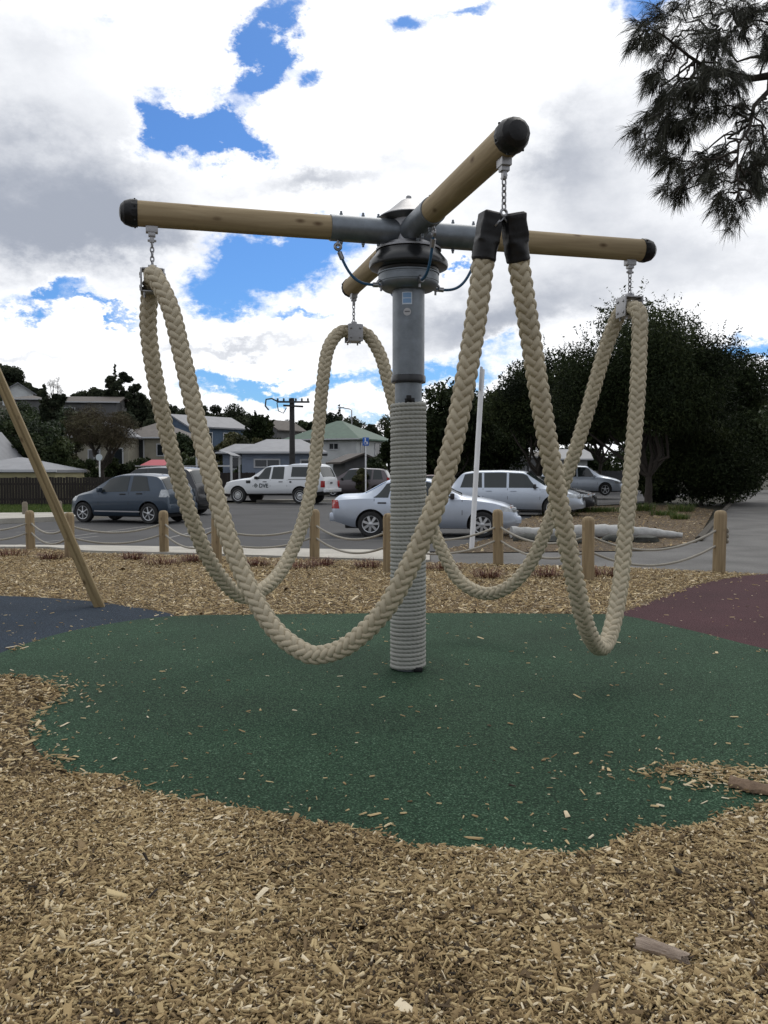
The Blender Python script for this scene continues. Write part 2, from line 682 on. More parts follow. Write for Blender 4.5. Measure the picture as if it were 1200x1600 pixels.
# one sheet of land out to the horizon, rising into the hill on the left
xs = np.concatenate([np.linspace(-900, -160, 14), np.linspace(-150, 150, 90), np.linspace(160, 900, 14)])
ys = np.concatenate([np.linspace(-300, -20, 8), np.linspace(-10, 240, 90), np.linspace(260, 2200, 16)])
X, Y = np.meshgrid(xs, ys)
Z = terr(X, Y)
V = np.stack([X, Y, Z], -1).reshape(-1, 3)
nx = len(xs)
ii, jj = np.meshgrid(np.arange(len(ys) - 1), np.arange(nx - 1), indexing='ij')
q = (ii * nx + jj).ravel()
tag(raw('ground', V, np.stack([q, q + 1, q + nx + 1, q + nx], 1), 'soil', smooth=True), kind='structure')


def gp(lst):
    return [G(a, b)[:2] for a, b in lst]


def wp(lst):
    return [np.array(p, float) for p in lst]


# car park asphalt
asp = gp([(-500, 862), (0, 856), (330, 859), (600, 863), (690, 861), (760, 846), (815, 815), (880, 792), (1000, 786)]) + wp([(22, 60), (20, 70), (-3, 62), (-4, 50), (-6.6, 42)]) + gp([(345, 787), (130, 813), (0, 819), (-500, 850)])
sheet('car_park', asp, 0.0, 'asphalt')
# painted bay lines
lm = MB()


def line(a, b, w=0.09):
    a, b = np.array(a[:2]), np.array(b[:2])
    d = (b - a) / np.linalg.norm(b - a)
    n_ = np.array([-d[1], d[0]]) * w / 2
    z = 0.004
    lm.add([(*(a + n_), z), (*(b + n_), z), (*(b - n_), z), (*(a - n_), z)], [(0, 1, 2, 3)])


line(G(20, 832), G(135, 826))
line(G(20, 852), G(150, 838))
line(G(110, 838), G(230, 822))
line(G(390, 795), G(470, 795))
line(G(420, 843), G(690, 845), 0.07)
line(G(610, 846), G(745, 845))
line(G(880, 772), G(1000, 771))
line(G(250, 843), G(330, 824))
MT['lines'] = mat('worn_paint', (0.30, 0.29, 0.27), 0.8, col2=(0.09, 0.088, 0.086), vscale=14)
tag(lm.build('parking_lines', 'lines'), kind='structure')

# concrete strip between chips and car park
nearS = [(-500, 866), (0, 858), (70, 858), (130, 864), (330, 869), (500, 875), (600, 878), (668, 879)]
farS = [(668, 866), (600, 863), (330, 858.5), (130, 855.5), (0, 855), (-500, 861)]
pr = MB().prism([tuple(p) for p in gp(nearS + farS)], -0.05, 0.05)
tag(pr.build('concrete_strip', 'concrete'), kind='structure')
# old concrete path on the right, running away under the trees
pathp = gp([(669, 880), (980, 888), (1200, 899), (1700, 925)]) + wp([(10.2, 13), (9.9, 18), (17, 34.5), (27.8, 58.8), (32, 68.8), (29.2, 70), (24.8, 60)]) + gp([(1130, 795), (1085, 848), (1000, 862), (820, 864), (669, 866)])
sheet('path', pathp, 0.006, 'path')
kb = MB()
for a, b in (((1088, 846), (1131, 795)),):
    a, b = G(*a), G(*b)
    d = (b - a) / np.linalg.norm(b - a)
    kb.tube([a + [0, 0, .04], b + [0, 0, .04], np.array([24.8, 60, 0.04])], 0.09, 6)
tag(kb.build('path_kerb', mat('dark_kerb', (0.05, 0.042, 0.03), 0.9, var=0.3), None), kind='structure')
# mulch garden island
mul = gp([(668, 865), (760, 843), (815, 812), (880, 794), (960, 790), (1060, 790), (1112, 797), (1083, 848), (1000, 861), (820, 863)])
sheet('mulch_bed', mul, 0.012, 'mulch')
# grass verge and footpath on the left
sheet('grass_verge', gp([(-500, 812), (130, 804.5), (330, 783), (345, 778)]) + gp([(300, 778), (130, 788), (-500, 792)]), 0.02, 'grassbase')
fp = MB().prism([tuple(p) for p in gp([(-500, 848), (0, 816), (130, 811), (345, 785.5), (352, 779), (338, 779), (130, 805), (0, 806), (-500, 814)])], -0.05, 0.11)
tag(fp.build('footpath', 'concrete'), kind='structure')
kk = MB().prism([tuple(p) for p in (list(wp([(-6.4, 42.2), (-2.0, 43.6), (8, 45.2), (8, 45.6), (-2.0, 44.0), (-6.4, 42.7)])))], -0.05, 0.13)
tag(kk.build('kerb', 'concrete'), kind='structure')
sheet('road', wp([(-9.5, 43.5), (-4.2, 45.0), (-6, 56), (-13, 56)]), 0.05, 'asphalt')

# wood chip bed
bed = gp([(-900, 867), (0, 859.5), (70, 859.5), (130, 865.5), (330, 870.5), (500, 876.5), (668, 880.5), (980, 888.5), (1200, 899.5), (1750, 926)]) + wp([(9, 9), (9, -3), (-9, -3), (-12, 9)])
sheet('wood_chip_bed', bed, 0.012, 'chipbed')

# coloured rubber safety surfaces
green = round_poly(gp([(-40, 1042), (60, 1003), (150, 982), (265, 967), (420, 964), (600, 962), (760, 962), (900, 963), (972, 966), (1080, 990), (1200, 1020), (1420, 1062), (1560, 1140), (1480, 1230),
                       (1280, 1262), (1190, 1278), (1120, 1302), (1010, 1327), (920, 1347), (760, 1354), (640, 1345), (560, 1315), (430, 1303), (300, 1269), (180, 1239), (76, 1202), (41, 1150), (53, 1118), (92, 1090), (40, 1066), (-30, 1062)]), 8)
blue = round_poly(gp([(-500, 925), (-200, 928), (0, 934), (120, 941), (200, 951), (268, 967), (150, 985), (50, 1009), (-40, 1044), (-300, 1080), (-600, 1010)]), 8)
purple = round_poly(gp([(966, 968), (1010, 944), (1100, 912), (1200, 897.5), (1330, 893), (1600, 905), (1800, 980), (1500, 1075), (1200, 1024), (1080, 996)]), 8)
sheet('blue_safety_surface', blue, 0.024, 'rub_blue')
sheet('purple_safety_surface', purple, 0.020, 'rub_purple')
sheet('green_safety_surface', green, 0.028, 'rub_green')

# ------------------------------------------------------------------ wood chips
chip_stops = [(0.0, (0.022, 0.015, 0.009)), (0.22, (0.12, 0.078, 0.036)), (0.55, (0.315, 0.222, 0.106)), (0.85, (0.52, 0.405, 0.215)), (1.0, (0.68, 0.58, 0.41))]
MT['chips'] = ramp_mat('wood_chips', chip_stops, 0.8)
BASE8 = np.array([[-.5, -.5, 0], [.5, -.38, 0], [.5, .38, 0], [-.5, .5, 0], [-.46, -.34, 1], [.42, -.22, 1], [.44, .2, 1], [-.42, .36, 1]])
F8 = np.array([[4, 5, 6, 7], [0, 1, 5, 4], [1, 2, 6, 5], [2, 3, 7, 6], [3, 0, 4, 7]])


def chips(name, x, y, z, length, bias=0.0, tilt=0.35, hue=0.26):
    n = len(x)
    ln = length * np.exp(rng.normal(0, 0.5, n))
    wd = ln * np.where(rng.uniform(0, 1, n) < 0.45, rng.uniform(0.07, 0.18, n), rng.uniform(0.18, 0.38, n))
    tk = rng.uniform(0.002, 0.006, n)
    ya = rng.uniform(0, 2 * np.pi, n)
    ta = rng.normal(0, tilt, n)
    tb = rng.normal(0, tilt * 0.7, n)
    Vv = BASE8[None] * np.stack([ln, wd, tk], 1)[:, None, :]
    Vv[:, :, :2] *= rng.uniform(0.75, 1.2, (n, 8, 2))
    # tilt about local y then x, then yaw
    c, s_ = np.cos(ta)[:, None], np.sin(ta)[:, None]
    xx = Vv[:, :, 0] * c + Vv[:, :, 2] * s_
    zz = -Vv[:, :, 0] * s_ + Vv[:, :, 2] * c
    c, s_ = np.cos(tb)[:, None], np.sin(tb)[:, None]
    yy = Vv[:, :, 1] * c - zz * s_
    zz = Vv[:, :, 1] * s_ + zz * c
    c, s_ = np.cos(ya)[:, None], np.sin(ya)[:, None]
    Vv = np.stack([xx * c - yy * s_ + x[:, None], xx * s_ + yy * c + y[:, None], zz + z[:, None]], -1)
    Fc = (F8[None] + (np.arange(n) * 8)[:, None, None]).reshape(-1, 4)
    rn = np.clip(rng.normal(0.55 + bias, hue, n), 0, 1)
    return tag(raw(name, Vv.reshape(-1, 3), Fc, 'chips', rnd=np.repeat(rn, 8)), kind='stuff')


def fray(x, y):
    return 0.05 * np.sin(x * 9 + 2 * np.sin(y * 5)) + 0.04 * np.sin(y * 13 + x * 4) + 0.03 * np.sin(x * 23 - y * 17)


def cand(n, y0, y1, k=0.50, pad=0.7):
    y = np.sqrt(rng.uniform(y0 ** 2, y1 ** 2, n))
    x = rng.uniform(-1, 1, n) * (y * k + pad)
    return x, y


def outside_rubber(x, y, off=0.0):
    keep = np.ones(x.shape, bool)
    for P_ in (green, blue, purple):
        d = distpoly(x, y, P_) * np.where(inpoly(x, y, P_), -1, 1)
        keep &= d + fray(x, y) * 0.6 + rng.normal(0, 0.035, len(x)) > off
    return keep


x, y = cand(270000, 1.5, 4.3)
k = outside_rubber(x, y, -0.02)
x, y = x[k], y[k]
lift = 0.016 * np.exp(-np.maximum(distpoly(x, y, green) - 0.03, 0) / 0.06)
mound = 0.012 * (np.sin(x * 5.1) * np.sin(y * 4.3 + 1)) + 0.008 * np.sin(x * 11 + y * 7)
patch = 0.10 * np.sin(x * 3.7 + 1.3 * np.sin(y * 2.9)) * np.sin(y * 4.1 + x)
chips('wood_chips', x, y, 0.012 + lift + rng.uniform(0, 0.024, len(x)) + np.maximum(mound, 0), 0.0205, patch)
x, y = cand(60000, 4.3, 8.0, 0.47, 0.3)
k = outside_rubber(x, y, -0.02)
chips('wood_chips', x[k], y[k], 0.022 + rng.uniform(0, 0.02, k.sum()), 0.028)
x, y = cand(170000, 7.6, 18.5, 0.47, 0.3)
k = outside_rubber(x, y) & inpoly(x, y, bed)
chips('wood_chips', x[k], y[k], 0.014 + rng.uniform(0, 0.02, k.sum()), 0.030, 0.05)
# loose chips strewn over the rubber, thickest near its edge
x, y = cand(60000, 3.2, 10.5, 0.55, 0.3)
dg = distpoly(x, y, green)
ing = inpoly(x, y, green)
near_edge = np.exp(-dg / 0.16) * 0.22 * (y < 6.5) + 0.012 + 0.05 * np.exp(-dg / 0.5) * (y < 6)
a1 = np.exp(-(((x - G(1050, 1215)[0]) / 0.7) ** 2 + ((y - G(1050, 1215)[1]) / 0.28) ** 2))
a2 = np.exp(-(((x - G(1190, 1210)[0]) / 0.55) ** 2 + ((y - G(1190, 1215)[1]) / 0.10) ** 2))
a3 = np.exp(-(((x - G(120, 1078)[0]) / 0.2) ** 2 + ((y - G(120, 1078)[1]) / 0.12) ** 2))
pr_ = near_edge + 0.16 * a1 + 1.0 * a2 + 0.5 * a3
k = ing & (rng.uniform(0, 1, len(x)) < pr_)
chips('loose_wood_chips', x[k], y[k], np.full(k.sum(), 0.030) + rng.uniform(0, .006, k.sum()), 0.022, 0.12, 0.12)
tp = np.array([G(1010, 1222), G(1060, 1208), G(1105, 1216), G(1150, 1228), G(1215, 1238)])[:, :2]
tq = rng.uniform(0, 1, 800) ** 0.6 * 4
ti = np.minimum(tq.astype(int), 3)
tx = tp[ti] + (tp[ti + 1] - tp[ti]) * (tq - ti)[:, None]
tw = 0.035 + 0.055 * (tq / 4) ** 1.5
tx = tx + rng.normal(0, 1, tx.shape) * tw[:, None] * np.array([2.2, 1.0])
chips('loose_wood_chips', tx[:, 0], tx[:, 1], 0.030 + rng.uniform(0, .02, len(tx)), 0.023, 0.06, 0.25)
x, y = cand(9000, 7.5, 13, 0.5, 0.3)
k = (inpoly(x, y, blue) | inpoly(x, y, purple)) & (rng.uniform(0, 1, len(x)) < 0.10)
chips('loose_wood_chips', x[k], y[k], np.full(k.sum(), 0.030), 0.022, 0.15, 0.12)
x, y = cand(40000, 13, 40, 0.47, 0.0)
k = inpoly(x, y, mul)
chips('mulch_chips', x[k], y[k], 0.014 + rng.uniform(0, 0.03, k.sum()), 0.045, -0.08)

# two bigger bits of timber lying about
pm = MB()
gq = np.random.default_rng(3)
nr, nc = 12, 14
end0, end1 = gq.uniform(-.018, .012, nc), gq.uniform(-.022, .02, nc)
vv = []
for i in range(nr):
    t = i / (nr - 1)
    for j in range(nc):
        an_ = 2 * math.pi * j / nc
        rr_ = 1 + 0.10 * math.sin(3 * an_ + t * 2) + gq.normal(0, .05)
        x_ = -0.075 + 0.15 * t + (end0[j] if i == 0 else 0) + (end1[j] if i == nr - 1 else 0)
        vv.append((x_, math.cos(an_) * rr_ * (0.034 - .008 * t), 0.012 + max(math.sin(an_), -.5) * rr_ * 0.020))
ff = [(i * nc + j, i * nc + (j + 1) % nc, (i + 1) * nc + (j + 1) % nc, (i + 1) * nc + j) for i in range(nr - 1) for j in range(nc)]
ff += [tuple(range(nc - 1, -1, -1)), tuple(range((nr - 1) * nc, nr * nc))]
pm.add(vv, ff)
pw = tag(pm.build('wood_scrap', mat('pale_scrap', (0.16, 0.115, 0.085), 0.85, col2=(0.40, 0.32, 0.25), vscale=14, bump=0.5, bscale=60, vstretch=(0.6, 3, 3))), 'pale broken wood scrap lying on the chips in the foreground', 'wood scrap')
pw.location = tuple(G(1032, 1505) + [0, 0, 0.03])
pw.rotation_euler = (0.08, 0.05, R(-32))
bm_ = MB()
gr = []
for i in range(8):
    gr.append([(-0.13 + 0.26 * i / 7, -0.04 + 0.08 * j / 4 * (1 - 0.5 * (i / 7) ** 2) + 0.012 * math.sin(i * 1.7), 0.016 + 0.028 * math.sin(math.pi * j / 4) + 0.006 * math.sin(i * 2 + j)) for j in range(5)])
bm_.grid(gr)
bm_.grid([[(a, b, 0.0) for (a, b, c) in row] for row in gr])
bm_.add([(a, b, c) for (a, b, c) in [r_[0] for r_ in gr]] + [(r_[0][0], r_[0][1], 0) for r_ in gr], [(i, i + 1, i + 9, i + 8) for i in range(7)])
bo = tag(bm_.build('bark_piece', mat('bark', (0.19, 0.13, 0.085), 0.9, var=0.35, vscale=20, bump=0.5, bscale=50)), 'long curled bark piece at the right edge of the green rubber', 'bark piece')
bo.location = tuple(G(1180, 1246) + [0, 0, 0.035])
bo.rotation_euler = (0, 0, R(-38))

# ------------------------------------------------------------------ the rope carousel
CX, CY = 0.172, 6.70
ZA = 3.385
ANG = R(14.95)
RAD_TIP = 2.06
RAD_H = 1.91
root = thing('rope_carousel', 'tall steel post wound with rope carrying four timber arms that hold up plaited ropes', 'playground carousel', (CX, CY, 0.028))
z0 = 0.028


def cpart(mb, name, m, parent=None, ang=35):
    """part in the carousel's own coordinates (origin on the ground)"""
    o = mb.build(name, m, parent or root, ang)
    return o


def twisted(path, r0, strands, pitch, n=12, depth=0.16):
    """laid rope: a lobed section turning along the path"""
    P = np.asarray(path, float)
    k = len(P)
    T = np.gradient(P, axis=0)
    T /= np.linalg.norm(T, axis=1)[:, None]
    s = np.concatenate([[0], np.cumsum(np.linalg.norm(np.diff(P, axis=0), axis=1))])
    Nn = np.zeros_like(P)
    nv = np.array([0, 0, 1.0]) if abs(T[0][2]) < .9 else np.array([1.0, 0, 0])
    for i in range(k):
        nv = nv - T[i] * (nv @ T[i])
        nv /= np.linalg.norm(nv)
        Nn[i] = nv
    B = np.cross(T, Nn)
    a = np.arange(n) * 2 * np.pi / n
    r = r0 * (1 + depth * (np.abs(np.cos(strands / 2 * (a[None] - 2 * np.pi * s[:, None] / pitch))) - 0.62))
    V = P[:, None] + r[..., None] * (Nn[:, None] * np.cos(a)[None, :, None] + B[:, None] * np.sin(a)[None, :, None])
    i, j = np.meshgrid(np.arange(k - 1), np.arange(n), indexing='ij')
    f = np.stack([i * n + j, i * n + (j + 1) % n, (i + 1) * n + (j + 1) % n, (i + 1) * n + j], -1).reshape(-1, 4)
    return V.reshape(-1, 3), f


# post: lower tube, collar, upper tube
cpart(MB().lathe([(0.105, 0.0), (0.105, 2.24)], n=48), 'post', 'steel')
cpart(MB().lathe([(0.115, 2.235), (0.132, 2.24), (0.134, 2.25), (0.134, 2.285), (0.130, 2.295), (0.12, 2.297)], n=48), 'collar', 'blackgloss')
cpart(MB().lathe([(0.124, 2.297), (0.124, 2.965)], n=48), 'upper_post', 'steel')
# rope winding
turns = 64
zt = np.linspace(0, 1, turns * 84)
th = 2 * np.pi * turns * zt + 0.5
zw = 0.013 + zt * 2.063
wob = 0.0015 * np.sin(th * 0.37)
pth = np.stack([(0.1225 + wob) * np.cos(th), (0.1225 + wob) * np.sin(th), zw], 1)
V, f = twisted(pth, 0.0180, 3, 0.10, 12, 0.36)
wr = raw('rope_winding', V, f, 'pole_rope', root, smooth=True)
tie = MB()
tie.tube([(-0.03, -0.112, 2.09), (0.045, -0.112, 2.095)], 0.022, 8)
tie.box((0.0, -0.125, 2.115), (0.04, 0.03, 0.04), bev=0.008)
cpart(tie, 'rope_end_clip', 'black')
t2 = MB().box((0.075, -0.118, 0.02), (0.07, 0.03, 0.035), bev=0.008)
cpart(t2, 'rope_end_clip', 'black')
# hub
hub = cpart(MB().lathe([(0.124, 2.945), (0.19, 2.95), (0.218, 2.97), (0.230, 2.995), (0.230, 3.005), (0.234, 3.008), (0.234, 3.052), (0.229, 3.055), (0.229, 3.066), (0.238, 3.068), (0.238, 3.078), (0.22, 3.082)], n=64), 'hub', 'steel')
cpart(MB().lathe([(0.22, 3.083), (0.232, 3.085), (0.235, 3.10), (0.270, 3.105), (0.300, 3.118), (0.306, 3.135), (0.300, 3.165), (0.275, 3.195), (0.25, 3.225), (0.245, 3.24), (0.20, 3.245)], n=64), 'hub_flange', 'blackgloss')
cpart(MB().lathe([(0.20, 3.246), (0.252, 3.248), (0.252, 3.262), (0.20, 3.266), (0.18, 3.30)], n=64), 'top_ring', 'stainless')
cpart(MB().lathe([(0.13, 3.30), (0.13, 3.475), (0.20, 3.495), (0.226, 3.498), (0.226, 3.504), (0.16, 3.545), (0.062, 3.628), (0.045, 3.636), (0.022, 3.64), (0.022, 3.662), (0.014, 3.67), (0.0, 3.672)], n=48), 'cone_cap', 'stainless')


def patch(th0, th1, za, zb, r, n=8):
    return [[(r * math.cos(th0 + (th1 - th0) * i / n), r * math.sin(th0 + (th1 - th0) * i / n), z) for z in np.linspace(za, zb, 3)] for i in range(n + 1)]


st = cpart(MB().grid(patch(R(-114), R(-79), 2.822, 2.915, 0.1262)), 'warning_sticker', mat('sticker_edge', (0.55, 0.62, 0.70), 0.5))
s2 = MB()
s2.grid(patch(R(-111), R(-82), 2.872, 2.909, 0.1268))
s2.grid(patch(R(-111), R(-82), 2.832, 2.866, 0.1268))
cpart(s2, 'sticker_print', 'bluewhite', st)
rs = MB()
ringp = [[(0.1262 * math.cos(R(-96) + rr * math.cos(a) / 0.1262), 0.1262 * math.sin(R(-96) + rr * math.cos(a) / 0.1262), 2.765 + rr * math.sin(a)) for a in np.linspace(0, 2 * math.pi, 25)] for rr in (0.001, 0.015, 0.029)]
rs.grid(ringp)
st2 = cpart(rs, 'round_sticker', mat('sticker_round', (0.42, 0.42, 0.43), 0.5))
cpart(MB().grid(patch(R(-105), R(-87), 2.762, 2.772, 0.1268)), 'sticker_print', mat('sticker_ink', (0.12, 0.12, 0.13), 0.5), st2)

hang = {}
dirs = {}
for key, off in (('R', 0), ('B', 90), ('L', 180), ('F', 270)):
    a = ANG + R(off)
    RAD_TIP, RAD_H = (2.015, 1.885) if key == 'F' else (2.06, 1.91)
    d = np.array([math.cos(a), math.sin(a), 0])
    tdir = np.array([-d[1], d[0], 0])
    dirs[key] = (d, tdir)
    rot = Matrix.Rotation(a, 3, 'Z')
    # each arm in its own axes so that the grain runs along it
    arm = MB().lathe([(0.088, 0.52), (0.0895, 0.9), (0.0885, 1.5), (0.0895, RAD_TIP - 0.05)], (0, 0, 0), (1, 0, 0), 40).build('arm', 'arm_wood', root)
    arm.location = (0, 0, ZA)
    arm.rotation_euler = (0, 0, a)
    sl_ = MB().lathe([(0.097, 0.02), (0.097, 0.615), (0.089, 0.616)], (0, 0, 0), (1, 0, 0), 40).build('steel_sleeve', 'steel', arm)
    for rr in (0.24, 0.36, 0.53):
        for sg in (1, -1):
            bo_ = MB().lathe([(0.013, 0.098), (0.013, 0.112), (0.009, 0.114), (0.009, 0.128), (0.0, 0.130)], (rr, 0, 0), (0, 0, sg), 8)
            bo_.build('sleeve_bolt', 'steel', arm)
    cap = MB().lathe([(0.091, RAD_TIP - 0.055), (0.096, RAD_TIP - 0.053), (0.097, RAD_TIP - 0.02), (0.095, RAD_TIP - 0.005), (0.082, RAD_TIP + 0.035), (0.056, RAD_TIP + 0.062), (0.028, RAD_TIP + 0.071), (0.0, RAD_TIP + 0.073)], (0, 0, 0), (1, 0, 0), 14)
    for aa in range(6):
        cap.box((RAD_TIP - 0.035, 0.096 * math.cos(aa * 1.047 + .3), 0.096 * math.sin(aa * 1.047 + .3)), (0.012, 0.012, 0.012), bev=0.003)
    cap.build('end_cap', 'black', arm, 25)
    # blue safety cable from sleeve to hub
    pts = []
    for t in np.linspace(0, 1, 22):
        r_ = 0.56 - 0.33 * t
        pts.append((r_ + 0.0 + 0.03 * math.sin(math.pi * t), 0.0, -0.155 - 0.255 * t - 0.10 * math.sin(math.pi * t) * (1 - 0.15 * t)))
    P3 = [(p[0], p[1] + 0.02, p[2]) for p in pts]
    cab = MB().tube(P3, 0.011, 8).build('safety_cable', 'blue_cable', arm)
    for i_, j_, e_, bolt in ((1, 3, P3[0], [(0.56, 0.02, -0.095), (0.56, 0.02, -0.14)]), (-2, -4, P3[-1], [(0.225, 0.02, -0.40), (0.225, 0.02, -0.455)])):
        cf = MB().tube([P3[i_], P3[j_]], 0.019, 10)
        cf.torus((e_[0], e_[1], e_[2] + 0.012), 0.022, 0.012, (0, 1, 0), 14, 7)
        cf.tube(bolt, 0.009, 8)
        cf.build('cable_shackle', 'chain', arm)
    # hanger: bracket, swivel, chain
    hang[key] = np.array([CX, CY, 0]) + d * RAD_H
    br = MB()
    br.box((RAD_H, 0, -0.108), (0.085, 0.06, 0.045), bev=0.004)
    br.box((RAD_H, 0, -0.142), (0.05, 0.05, 0.03), bev=0.004)
    br.box((RAD_H, 0, -0.175), (0.034, 0.026, 0.05), bev=0.006)
    br.tube([(RAD_H - 0.03, 0, -0.185), (RAD_H + 0.03, 0, -0.185)], 0.009, 8)
    br.build('hanger_bracket', 'alu', arm)
    ch = MB()
    zc = -0.215
    for i_ in range(5):
        q_ = Matrix.Rotation(R(90 * (i_ % 2) + 20), 3, 'Z')
        ax = q_ @ Vector((1, 0, 0))
        # elongated link
        lp = [Vector((0, 0.0125 * math.cos(t), 0.021 * math.sin(t))) for t in np.linspace(0, 2 * math.pi, 15)]
        ch.tube([Vector((RAD_H, 0, zc)) + q_ @ p for p in lp], 0.0052, 6, cap=False)
        zc -= 0.033
    if key == 'F':
        ch.torus((RAD_H, 0, zc - 0.004), 0.020, 0.008, (1, 0.2, 0), 14, 7)
        for sg in (-1, 1):
            for i_ in range(2):
                lp = [Vector((0.011 * math.cos(t), 0, 0.021 * math.sin(t))) if i_ else Vector((0, 0.011 * math.cos(t), 0.021 * math.sin(t))) for t in np.linspace(0, 2 * math.pi, 15)]
                qq = Matrix.Rotation(sg * 0.65, 3, 'X')
                ch.tube([Vector((RAD_H, sg * (0.018 + 0.021 * i_), zc - 0.034 - 0.027 * i_)) + qq @ p for p in lp], 0.0055, 6, cap=False)
    else:
        ch.box((RAD_H, 0, zc + 0.005), (0.03, 0.05, 0.04), bev=0.008)
        ch.tube([(RAD_H, -0.035, zc), (RAD_H, 0.035, zc)], 0.008, 8)
    ch.build('chain', 'chain', arm)
    if key != 'F':
        zc_ = -0.475
        cl = MB()
        for sg in (-1, 1):
            cl.box((RAD_H + sg * 0.078, 0, zc_), (0.012, 0.15, 0.165), bev=0.003)
        cl.box((RAD_H, 0, zc_ + 0.082), (0.144, 0.13, 0.012), bev=0.003)
        cl.box((RAD_H, 0, zc_ - 0.078), (0.144, 0.13, 0.010), bev=0.003)
        cl.box((RAD_H, 0, zc_ + 0.10), (0.06, 0.05, 0.03), bev=0.004)
        clo = cl.build('rope_clamp', 'alu', arm)
        for sg in (-1, 1):
            for dy in (-0.045, 0.045):
                for dz in (-0.045, 0.045):
                    MB().lathe([(0.012, 0.0), (0.012, 0.005), (0.008, 0.007), (0, 0.007)], (RAD_H + sg * 0.084, dy, zc_ + dz), (sg, 0, 0), 8).build('clamp_bolt', 'chain', arm)
            for dy in (-0.05, 0.05):
                MB().tube([(RAD_H + sg * 0.055, dy, zc_ - 0.08), (RAD_H + sg * 0.055, dy, zc_ - 0.105)], 0.008, 8).build('clamp_bolt', 'chain', arm)
ZC = ZA - 0.475 + z0


# ------------------------------------------------------------------ the four plaited ropes
def braid(path_pts, spin=0.0, pitch=0.262, scale=1.0, cut0=0.0, cut1=0.0):
    P, Lg = smooth_path(path_pts, 700)
    n = int(Lg / 0.0105)
    P, Lg = smooth_path(path_pts, n)
    P = P[int(cut0 / 0.0105):n - int(cut1 / 0.0105)]
    n = len(P)
    Lg = 0.0105 * n
    T = np.gradient(P, axis=0)
    T /= np.linalg.norm(T, axis=1)[:, None]
    Nn = np.zeros_like(P)
    nv = np.array([0.3, 0.2, 1.0]) if abs(T[0][2]) < .8 else np.array([1.0, 0.2, 0])
    for i in range(n):
        nv = nv - T[i] * (nv @ T[i])
        nv /= np.linalg.norm(nv)
        Nn[i] = nv
    B = np.cross(T, Nn)
    s = np.linspace(0, Lg, n)
    Vs, Fs = [], []
    o = 0
    m = 9
    aa = np.arange(m) * 2 * np.pi / m
    q = sm((np.linspace(0, 1, n) - 0.3) / 0.4)
    spin = np.radians(spin[0] + (spin[1] - spin[0]) * q)
    for sgn in (1, -1):
        for k in range(6):
            ph = k * np.pi / 3 + sgn * 2 * np.pi * s / pitch + (0.0 if sgn > 0 else np.pi / 6)
            lob = np.cos(3 * ph) * sgn
            # keep each strand out on its own side, then dive quickly
            lob = np.sign(lob) * np.abs(lob) ** 0.65
            r = (0.0350 + 0.0125 * lob) * scale
            rad = Nn * np.cos(ph + spin)[:, None] + B * np.sin(ph + spin)[:, None]
            C_ = P + rad * r[:, None]
            t_ = np.gradient(C_, axis=0)
            t_ /= np.linalg.norm(t_, axis=1)[:, None]
            rn = rad - t_ * np.sum(rad * t_, 1)[:, None]
            rn /= np.linalg.norm(rn, axis=1)[:, None]
            bn = np.cross(t_, rn)
            v = C_[:, None] + (rn[:, None] * np.cos(aa)[None, :, None] * 0.0205 + bn[:, None] * np.sin(aa)[None, :, None] * 0.0225) * scale
            Vs.append(v.reshape(-1, 3))
            i, j = np.meshgrid(np.arange(n - 1), np.arange(m), indexing='ij')
            Fs.append((np.stack([i * m + j, i * m + (j + 1) % m, (i + 1) * m + (j + 1) % m, (i + 1) * m + j], -1) + o).reshape(-1, 4))
            o += n * m
    return np.vstack(Vs), np.vstack(Fs)


# how each rope hangs: (share of the way between its two hangers, bulge away from the hub, height)
HANG = {
    'LF': [(0.043, 0.1, 2.952), (0.098, 0.1, 2.717), (0.136, 0.09, 2.36), (0.17, 0.08, 2.006), (0.217, 0.07, 1.568), (0.265, 0.06, 1.179), (0.332, 0.05, 0.819), (0.41, 0.046, 0.557), (0.494, 0.042, 0.432), (0.549, 0.038, 0.425), (0.629, 0.034, 0.517), (0.722, 0.03, 0.75), (0.787, 0.026, 1.034), (0.841, 0.022, 1.345), (0.886, 0.018, 1.72), (0.915, 0.014, 2.086), (0.939, 0.01, 2.445), (0.957, 0.006, 2.8), (0.972, 0.002, 3.03)],
    'RB': [(0.038, 0.1, 2.925), (0.088, 0.13, 2.62), (0.141, 0.13, 2.118), (0.192, 0.13, 1.674), (0.255, 0.13, 1.219), (0.32, 0.13, 0.808), (0.4, 0.13, 0.549), (0.494, 0.13, 0.454), (0.592, 0.13, 0.558), (0.66, 0.13, 0.824), (0.73, 0.13, 1.219), (0.793, 0.13, 1.674), (0.843, 0.13, 2.1), (0.882, 0.13, 2.45), (0.918, 0.13, 2.74), (0.968, 0.1, 2.94)],
    'BL': [(0.03, 0.1, 2.955), (0.085, 0.15, 2.774), (0.122, 0.15, 2.42), (0.153, 0.15, 1.928), (0.194, 0.15, 1.438), (0.264, 0.15, 1.022), (0.372, 0.15, 0.691), (0.478, 0.15, 0.55), (0.575, 0.15, 0.526), (0.666, 0.15, 0.69), (0.75, 0.15, 0.96), (0.829, 0.15, 1.366), (0.89, 0.15, 1.809), (0.936, 0.15, 2.233), (0.966, 0.14, 2.62), (0.980, 0.08, 2.88)],
    'FR': [(0.024, 0.03, 3.03), (0.051, 0.03, 2.812), (0.094, 0.05, 2.468), (0.138, 0.07, 2.103), (0.192, 0.09, 1.727), (0.259, 0.11, 1.328), (0.338, 0.13, 0.9), (0.447, 0.13, 0.516), (0.565, 0.13, 0.335), (0.657, 0.13, 0.385), (0.751, 0.13, 0.69), (0.811, 0.13, 1.166), (0.868, 0.13, 1.666), (0.902, 0.14, 2.178), (0.918, 0.14, 2.591), (0.94, 0.12, 2.86)]}


